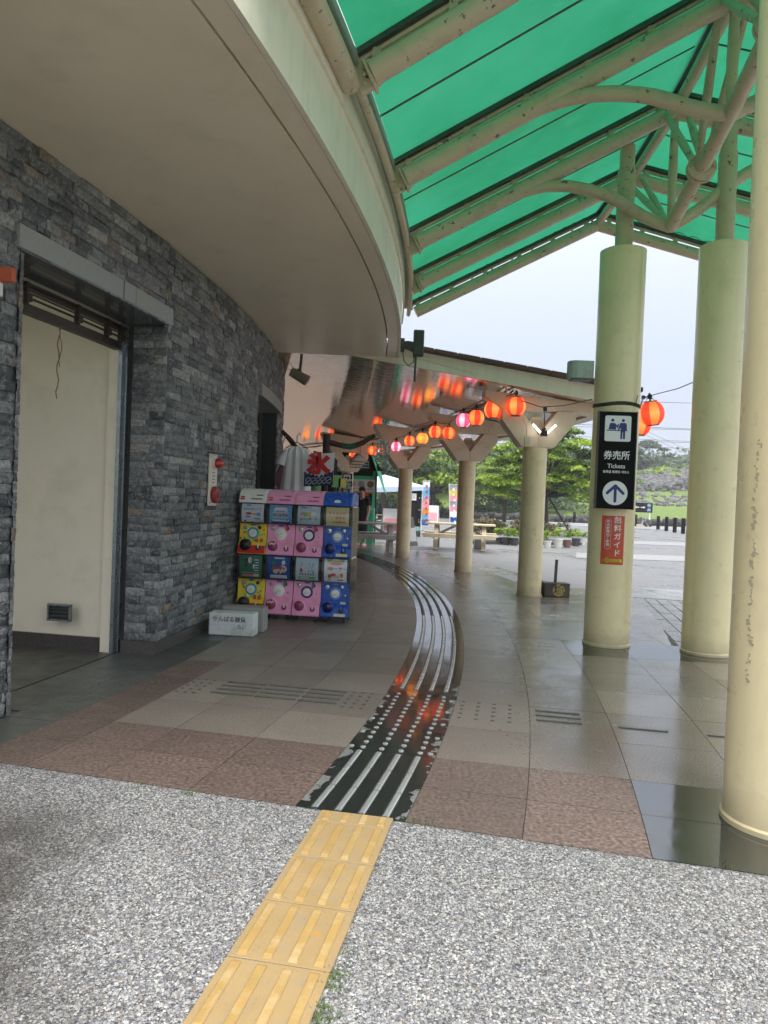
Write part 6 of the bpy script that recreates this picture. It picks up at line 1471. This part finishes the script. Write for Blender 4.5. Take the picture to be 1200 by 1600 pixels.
# hedge and pots
hd = thing('hedge', G(790, 850, -.03), 'low brownish hedge in front of the bright tree', 'hedge')
cs = []; tn_ = []
for k in range(46): p = G(742+random.random()*150, 846, -.03); cs.append((p.x, p.y+U(.2, 1.2), U(.15, .62))); tn_.append(R_())
leaves('foliage', cs, [(.3, .3, .22)]*46, 130, .09, M['leaf_brown'], hd, 77, tone=tn_)['kind'] = 'stuff'
mb = MB(); a, b = G(738, 850, -.03), G(905, 852, -.03); mb.beam(a+Vector((0, .1, .05)), b+Vector((0, .1, .05)), .35, .1); fin('kerb', mb, M['kerb'], hd)
def pot(px, py, s, mat, lab, leafm='leaf', n=5):
    q = G(px, py, -.03); th = thing('potted_plant', (q.x, q.y-.15, -.03), lab, 'potted plant', 'plant pots along the hedge')
    mb = MB(); mb.lathe((0, 0, 0), [(s*.75, 0), (s, s*1.6), (s*1.08, s*1.62), (s*1.08, s*1.8), (s*.9, s*1.8)], 14); fin('pot', mb, M[mat], th, True, smooth=True)
    x, y, z = th.location; leaves('leaves', [(x+U(-.08, .08), y+U(-.08, .08), s*1.9+U(0, .22)) for _ in range(n)], [(.13, .13, .12)]*n, 40, .07, M[leafm], th, int(px))['kind'] = 'stuff'
for args in [(778, 850, .13, 'pot', 'dark pot with a pale green plant, first from the cream table'), (790, 851, .14, 'pot', 'dark pot with a small leafy plant in front of the hedge'), (802, 852, .14, 'pot', 'dark round pot nearest the first porch column'),
             (854, 855, .12, 'pot_white', 'low white planter with bright green plant just past the first porch column'), (870, 855, .16, 'pot_white', 'biggest white pot below the leaning prop'), (884, 855, .14, 'terracotta_pot', 'brown pot between a white pot and a black pot'), (898, 853, .15, 'pot', 'black pot at the foot of the leaning prop'), (908, 851, .12, 'pot_white', 'narrow white pot touching the ticket sign column')]:
    if args[3] == 'terracotta_pot': M['terracotta_pot'] = simple('clay_pot', (.16, .10, .08), .7)
    pot(*args)
# ------------------------------------------------------------------ lawn, hill, forest
def terrain(name, x0, x1, y0, y1, nx, ny, hf, mat):
    xs = np.linspace(x0, x1, nx+1); ys = np.linspace(y0, y1, ny+1); V = np.array([(x, y, hf(x, y)) for y in ys for x in xs]); F = [(j*(nx+1)+i, j*(nx+1)+i+1, (j+1)*(nx+1)+i+1, (j+1)*(nx+1)+i) for j in range(ny) for i in range(nx)]
    o = npmesh(name, V, F, mat, None, smooth=True, off=(0, 0, 0)); o['kind'] = 'structure'; return o
from mathutils import noise as mn
def sm(a, b, t_): t_ = max(0, min(1, (t_-a)/(b-a))); return t_*t_*(3-2*t_)
def hz(x, y):
    n_ = mn.noise(Vector((x*.05, y*.05, 0)))*.8 + mn.noise(Vector((x*.2, y*.2, 3)))*.25
    e = sm(6, 18, x)          # the castle side rises sooner
    lawn = sm(66, 82, y)*(2.0*e+.8*(1-e)); up = sm(84, 108, y)*2.6*e+sm(84, 120, y)*3.5*(1-e); hill = sm(105, 175, y)*(5.6)
    mound = 2.6*math.exp(-(((x-46)/13)**2+((y-112)/12)**2))
    return -.04+lawn+up+hill+mound+n_*sm(70, 100, y)
terrain('lawn', -90, 190, 64, 300, 110, 90, hz, M['grass'])
def hill_leaves():
    cs, rs = [], []
    for k in range(900):
        x = U(-70, 170); y = U(128, 215)
        if x < 20: y = U(100, 180)
        s = U(2.2, 4.2); cs.append((x, y, hz(x, y)+s*.55)); rs.append((s, s, s*.95))
    o = leaves('forest', cs, rs, 42, 1.15, M['leaf_hill'], None, 5, off=(0, 0, 0)) if False else None
    r = npleaf(cs, rs)
def npleaf(cs, rs):
    hp = thing('tmp', (0, 0, 0), None, None); o = leaves('forest', cs, rs, 46, 1.2, M['leaf_hill'], hp, 5); o.parent = None; bpy.data.objects.remove(hp); o['kind'] = 'stuff'; return o
hill_leaves()
def rocks(name, n, pf, smin, smax, seed):
    r = np.random.default_rng(seed); V = []; F = []; base = np.array([(-1, -1, -1), (1, -1, -1), (1, 1, -1), (-1, 1, -1), (-1, -1, 1), (1, -1, 1), (1, 1, 1), (-1, 1, 1)])*.5; fc = [(3, 2, 1, 0), (4, 5, 6, 7), (0, 1, 5, 4), (1, 2, 6, 5), (2, 3, 7, 6), (3, 0, 4, 7)]
    for k in range(n):
        p = pf(r); s = r.uniform(smin, smax); b = base*r.uniform(.5, 1.3, 3)*s + r.normal(size=(8, 3))*s*.14; a = r.uniform(0, 3.14); c, s_ = math.cos(a), math.sin(a)
        b = b @ np.array([[c, s_, 0], [-s_, c, 0], [0, 0, 1]]) + p; V += list(b); F += [tuple(8*k+i for i in f) for f in fc]
    return npmesh(name, V, F, M['rubble'], None, off=(0, 0, 0))
def rub(r):
    a, d = r.uniform(0, 6.28), math.sqrt(r.uniform(0, 1)); x, y = 45+17*d*math.cos(a), 110+11*d*math.sin(a); return np.array((x, y, hz(x, y)+.1))
o = rocks('rubble', 9000, rub, .15, .55, 3); o['kind'] = 'stuff'
mv = thing('mound_shrubs', (45, 110, hz(45, 110)), 'green shrubs scattered over the heap of grey rubble', 'shrubs')
cs = []
for _ in range(60):
    a, d = U(0, 6.28), math.sqrt(U(0, 1)); x, y = 45+17*d*math.cos(a), 108+10*d*math.sin(a); cs.append((x, y, hz(x, y)+.3))
leaves('foliage', cs, [(.9, .9, .5)]*60, 60, .5, M['leaf'], mv, 55)['kind'] = 'stuff'
def rub2(r):
    x, y = r.uniform(22, 70), r.uniform(80, 99); return np.array((x, y, hz(x, y)+.05))
o = rocks('boulders', 500, rub2, .2, .7, 4); o['kind'] = 'stuff'
rw = thing('ruined_wall', (38, 97, hz(38, 97)), 'ruined castle wall of dark rough stones across the grassy hill', 'wall')
def wl2(r):
    x = r.uniform(24, 66); y = 98+.05*(x-24); return np.array((x, y, hz(x, 97)-.2+r.uniform(0, 1)*(1.5+.5*math.sin(x*.35))))
o = rocks('stones', 1300, wl2, .35, .75, 6); o.data.transform(Matrix.Translation(-rw.location)); o.parent = rw; o['kind'] = 'stuff'
# low stone kerb wall along the lawn
lw = thing('low_stone_wall', (20, 63.5, 0), 'low dark stone wall along the foot of the lawn, behind the bollards', 'wall')
def lwf(r): x = r.uniform(-22, 42); return np.array((x, 63.4+r.uniform(-.2, .2), r.uniform(.05, .4)+.0))
o = rocks('stones', 1500, lwf, .22, .5, 8); o.data.transform(Matrix.Translation(-lw.location)); o.data.materials.clear(); o.data.materials.append(M['kerb']); o.parent = lw; o['kind'] = 'stuff'
sb_ = thing('shade_shrubs', (3, 74, 0), 'dark shrubs added for the shaded, leaf-littered bank beneath the far trees', 'undergrowth')  # dark leaf mass added to stand for shade and leaf litter on the bank
cs = [(U(-16, 20), U(70, 80), 0) for _ in range(150)]; cs = [(x, y, hz(x, y)+U(.2, .9)) for x, y, _ in cs if not 5.5 < x < 8]
leaves('foliage', cs, [(1.3, 1.0, .7)]*len(cs), 90, .35, M['leaf_dark'], sb_, 91)['kind'] = 'stuff'
# ------------------------------------------------------------------ bollards
bl = []
for (px, py, lab) in [(993, 822, 'black bollard beside the parking sign and folded cart'), (1028, 827, 'black bollard, first of the close row after the parking sign'), (1041, 829.5, 'black bollard, second of the close row'), (1054, 832, 'black bollard, third of the close row'), (1067, 834, 'black bollard partly hidden by the second canopy column'),
                      (675, 815, 'black bollard on the courtyard beside the tilted pink sandwich board'), (593, 812, 'far black bollard seen under the tent beside the kiosk'), (897, 817, 'black bollard seen beneath the bright tree near the sign column')]:
    q = G(px, py, -.03); s = {675: .85, 593: .9}.get(px, .94); th = thing('bollard', q, lab, 'bollard', 'black bollards round the courtyard')
    mb = MB(); mb.lathe((0, 0, 0), [(.115, 0), (.12, .03), (.12, s*.86), (.10, s*.87), (.10, s*.90), (.125, s*.91), (.12, s*.98), (.05, s)], 14); fin('post', mb, M['signblack'], th, True, smooth=True)
# parking direction board
q = G(1000, 823, -.03); Yb = q.y+3; c = D(1001, 793, Yb); pk_ = thing('parking_sign', (c.x, c.y, 0), 'black parking direction board with two white arrows and blue discs', 'sign')
mb = MB(); mb.box((0, 0, c.z), (1.95, .08, .80)); fin('board', mb, M['signblack'], pk_, True)
for s in (-1, 1): mb = MB(); mb.box((s*.8, .08, (c.z-.3)/2), (.1, .08, c.z-.3)); fin('leg', mb, M['white'], pk_, True)
for (x, z, r_, tx_) in ((-.72, .02, .22, 'P1'), (.68, .19, .17, 'P2'), (.68, -.19, .17, 'P4')):
    mb = MB(); mb.lathe((x, -.045, c.z+z), [(r_, 0), (r_, -.01)], 22, 'y'); dsc = fin('disc', mb, M['p_sky'], pk_, True)
    mb = MB(); mb.lathe((x, -.056, c.z+z), [(r_*.86, 0), (r_*.86, -.01)], 22, 'y'); fin('disc_face', mb, M['navy'], dsc, True)
    o = letters(tx_, .5 if tx_ == 'P1' else .4, .01, M['signwhite'], dsc, (x, -.069, c.z+z)); o.scale = (.5, .5, .5)
for s in (-1, 1):
    mb = MB(); a = [(.06, .035), (.06, -.035), (.28, -.035), (.28, -.10), (.46, 0), (.28, .10), (.28, .035)]; mb.prism([(s*x-.08, -.045, c.z+.02+z) for x, z in a], (0, -.01, 0)); fin('arrow', mb, M['signwhite'], pk_, True)
# folded cart beside the bollard
q = G(1006, 823, -.03); ct = thing('folded_cart', q, 'folded grey hand cart with black wheels beside the parking sign', 'cart')
for s in (-1, 1):
    mb = MB(); mb.tube([(s*.12, 0, .0), (s*.10, .05, .55), (s*.16, .08, 1.15)], .025, 6); fin('frame_tube', mb, M['p_grey'], ct, True)
    mb = MB(); mb.tube([(s*.3, -.1, .05), (s*.05, 0, .5)], .03, 6); fin('strut', mb, M['p_grey'], ct, True)
    mb = MB(); mb.lathe((.35+s*.16, 0, .15), [(.14, -.03), (.15, 0), (.14, .03)], 14, 'y'); fin('wheel', mb, M['black'], ct, True)
mb = MB(); mb.box((.3, 0, .42), (.35, .2, .35), (0, .6, 0)); fin('bundle', mb, M['darkgrey'], ct, True, bev=.03)
mb = MB(); mb.box((-.35, 0, .1), (.45, .2, .18)); fin('foot_block', mb, M['wood_pale'], ct, True)
# seasonal: power lines across the sky
pl = thing('power_lines', (30, 60, 8), 'thin power lines crossing the sky behind the columns', 'cable')
for (y0, y1, Y) in ((626, 629, 60), (668, 671, 60), (664, 672, 55), (683, 693, 70), (697, 700, 62), (688, 691, 66)):
    a = D(880, y0-2, Y); b = D(1300, y1+3, Y-6); m_ = a.lerp(b, .5)-Vector((0, 0, .1)); mb = MB(); mb.tube([a+(a-b)*.6, a, m_, b, b+(b-a)*.4], .016, 4); fin('wire', mb, M['line'], pl)
a = D(985, 662, 55); b = D(1160, 742, 75); mb = MB(); mb.tube([a, b], .012, 4); mb.tube([a+Vector((0, 0, -.3)), b+Vector((0, 0, -.5))], .012, 4); fin('wire', mb, M['line'], pl)
# ================================================================== damp air over the courtyard and the hill
mb = MB(); mb.box((0, 0, 16.5), (1500, 1500, 35)); hzo = fin('haze', mb, M['white'], None, True); hzo['kind'] = 'stuff'
hm = bpy.data.materials.new('haze_air'); hm.use_nodes = True; t_ = hm.node_tree; t_.nodes.clear(); ho = t_.nodes.new('ShaderNodeOutputMaterial'); hp = t_.nodes.new('ShaderNodeVolumePrincipled')
hp.inputs['Color'].default_value = (.93, .96, 1, 1); hp.inputs['Density'].default_value = .0013; hp.inputs['Anisotropy'].default_value = .3; t_.links.new(hp.outputs[0], ho.inputs['Volume'])
hzo.data.materials.clear(); hzo.data.materials.append(hm)
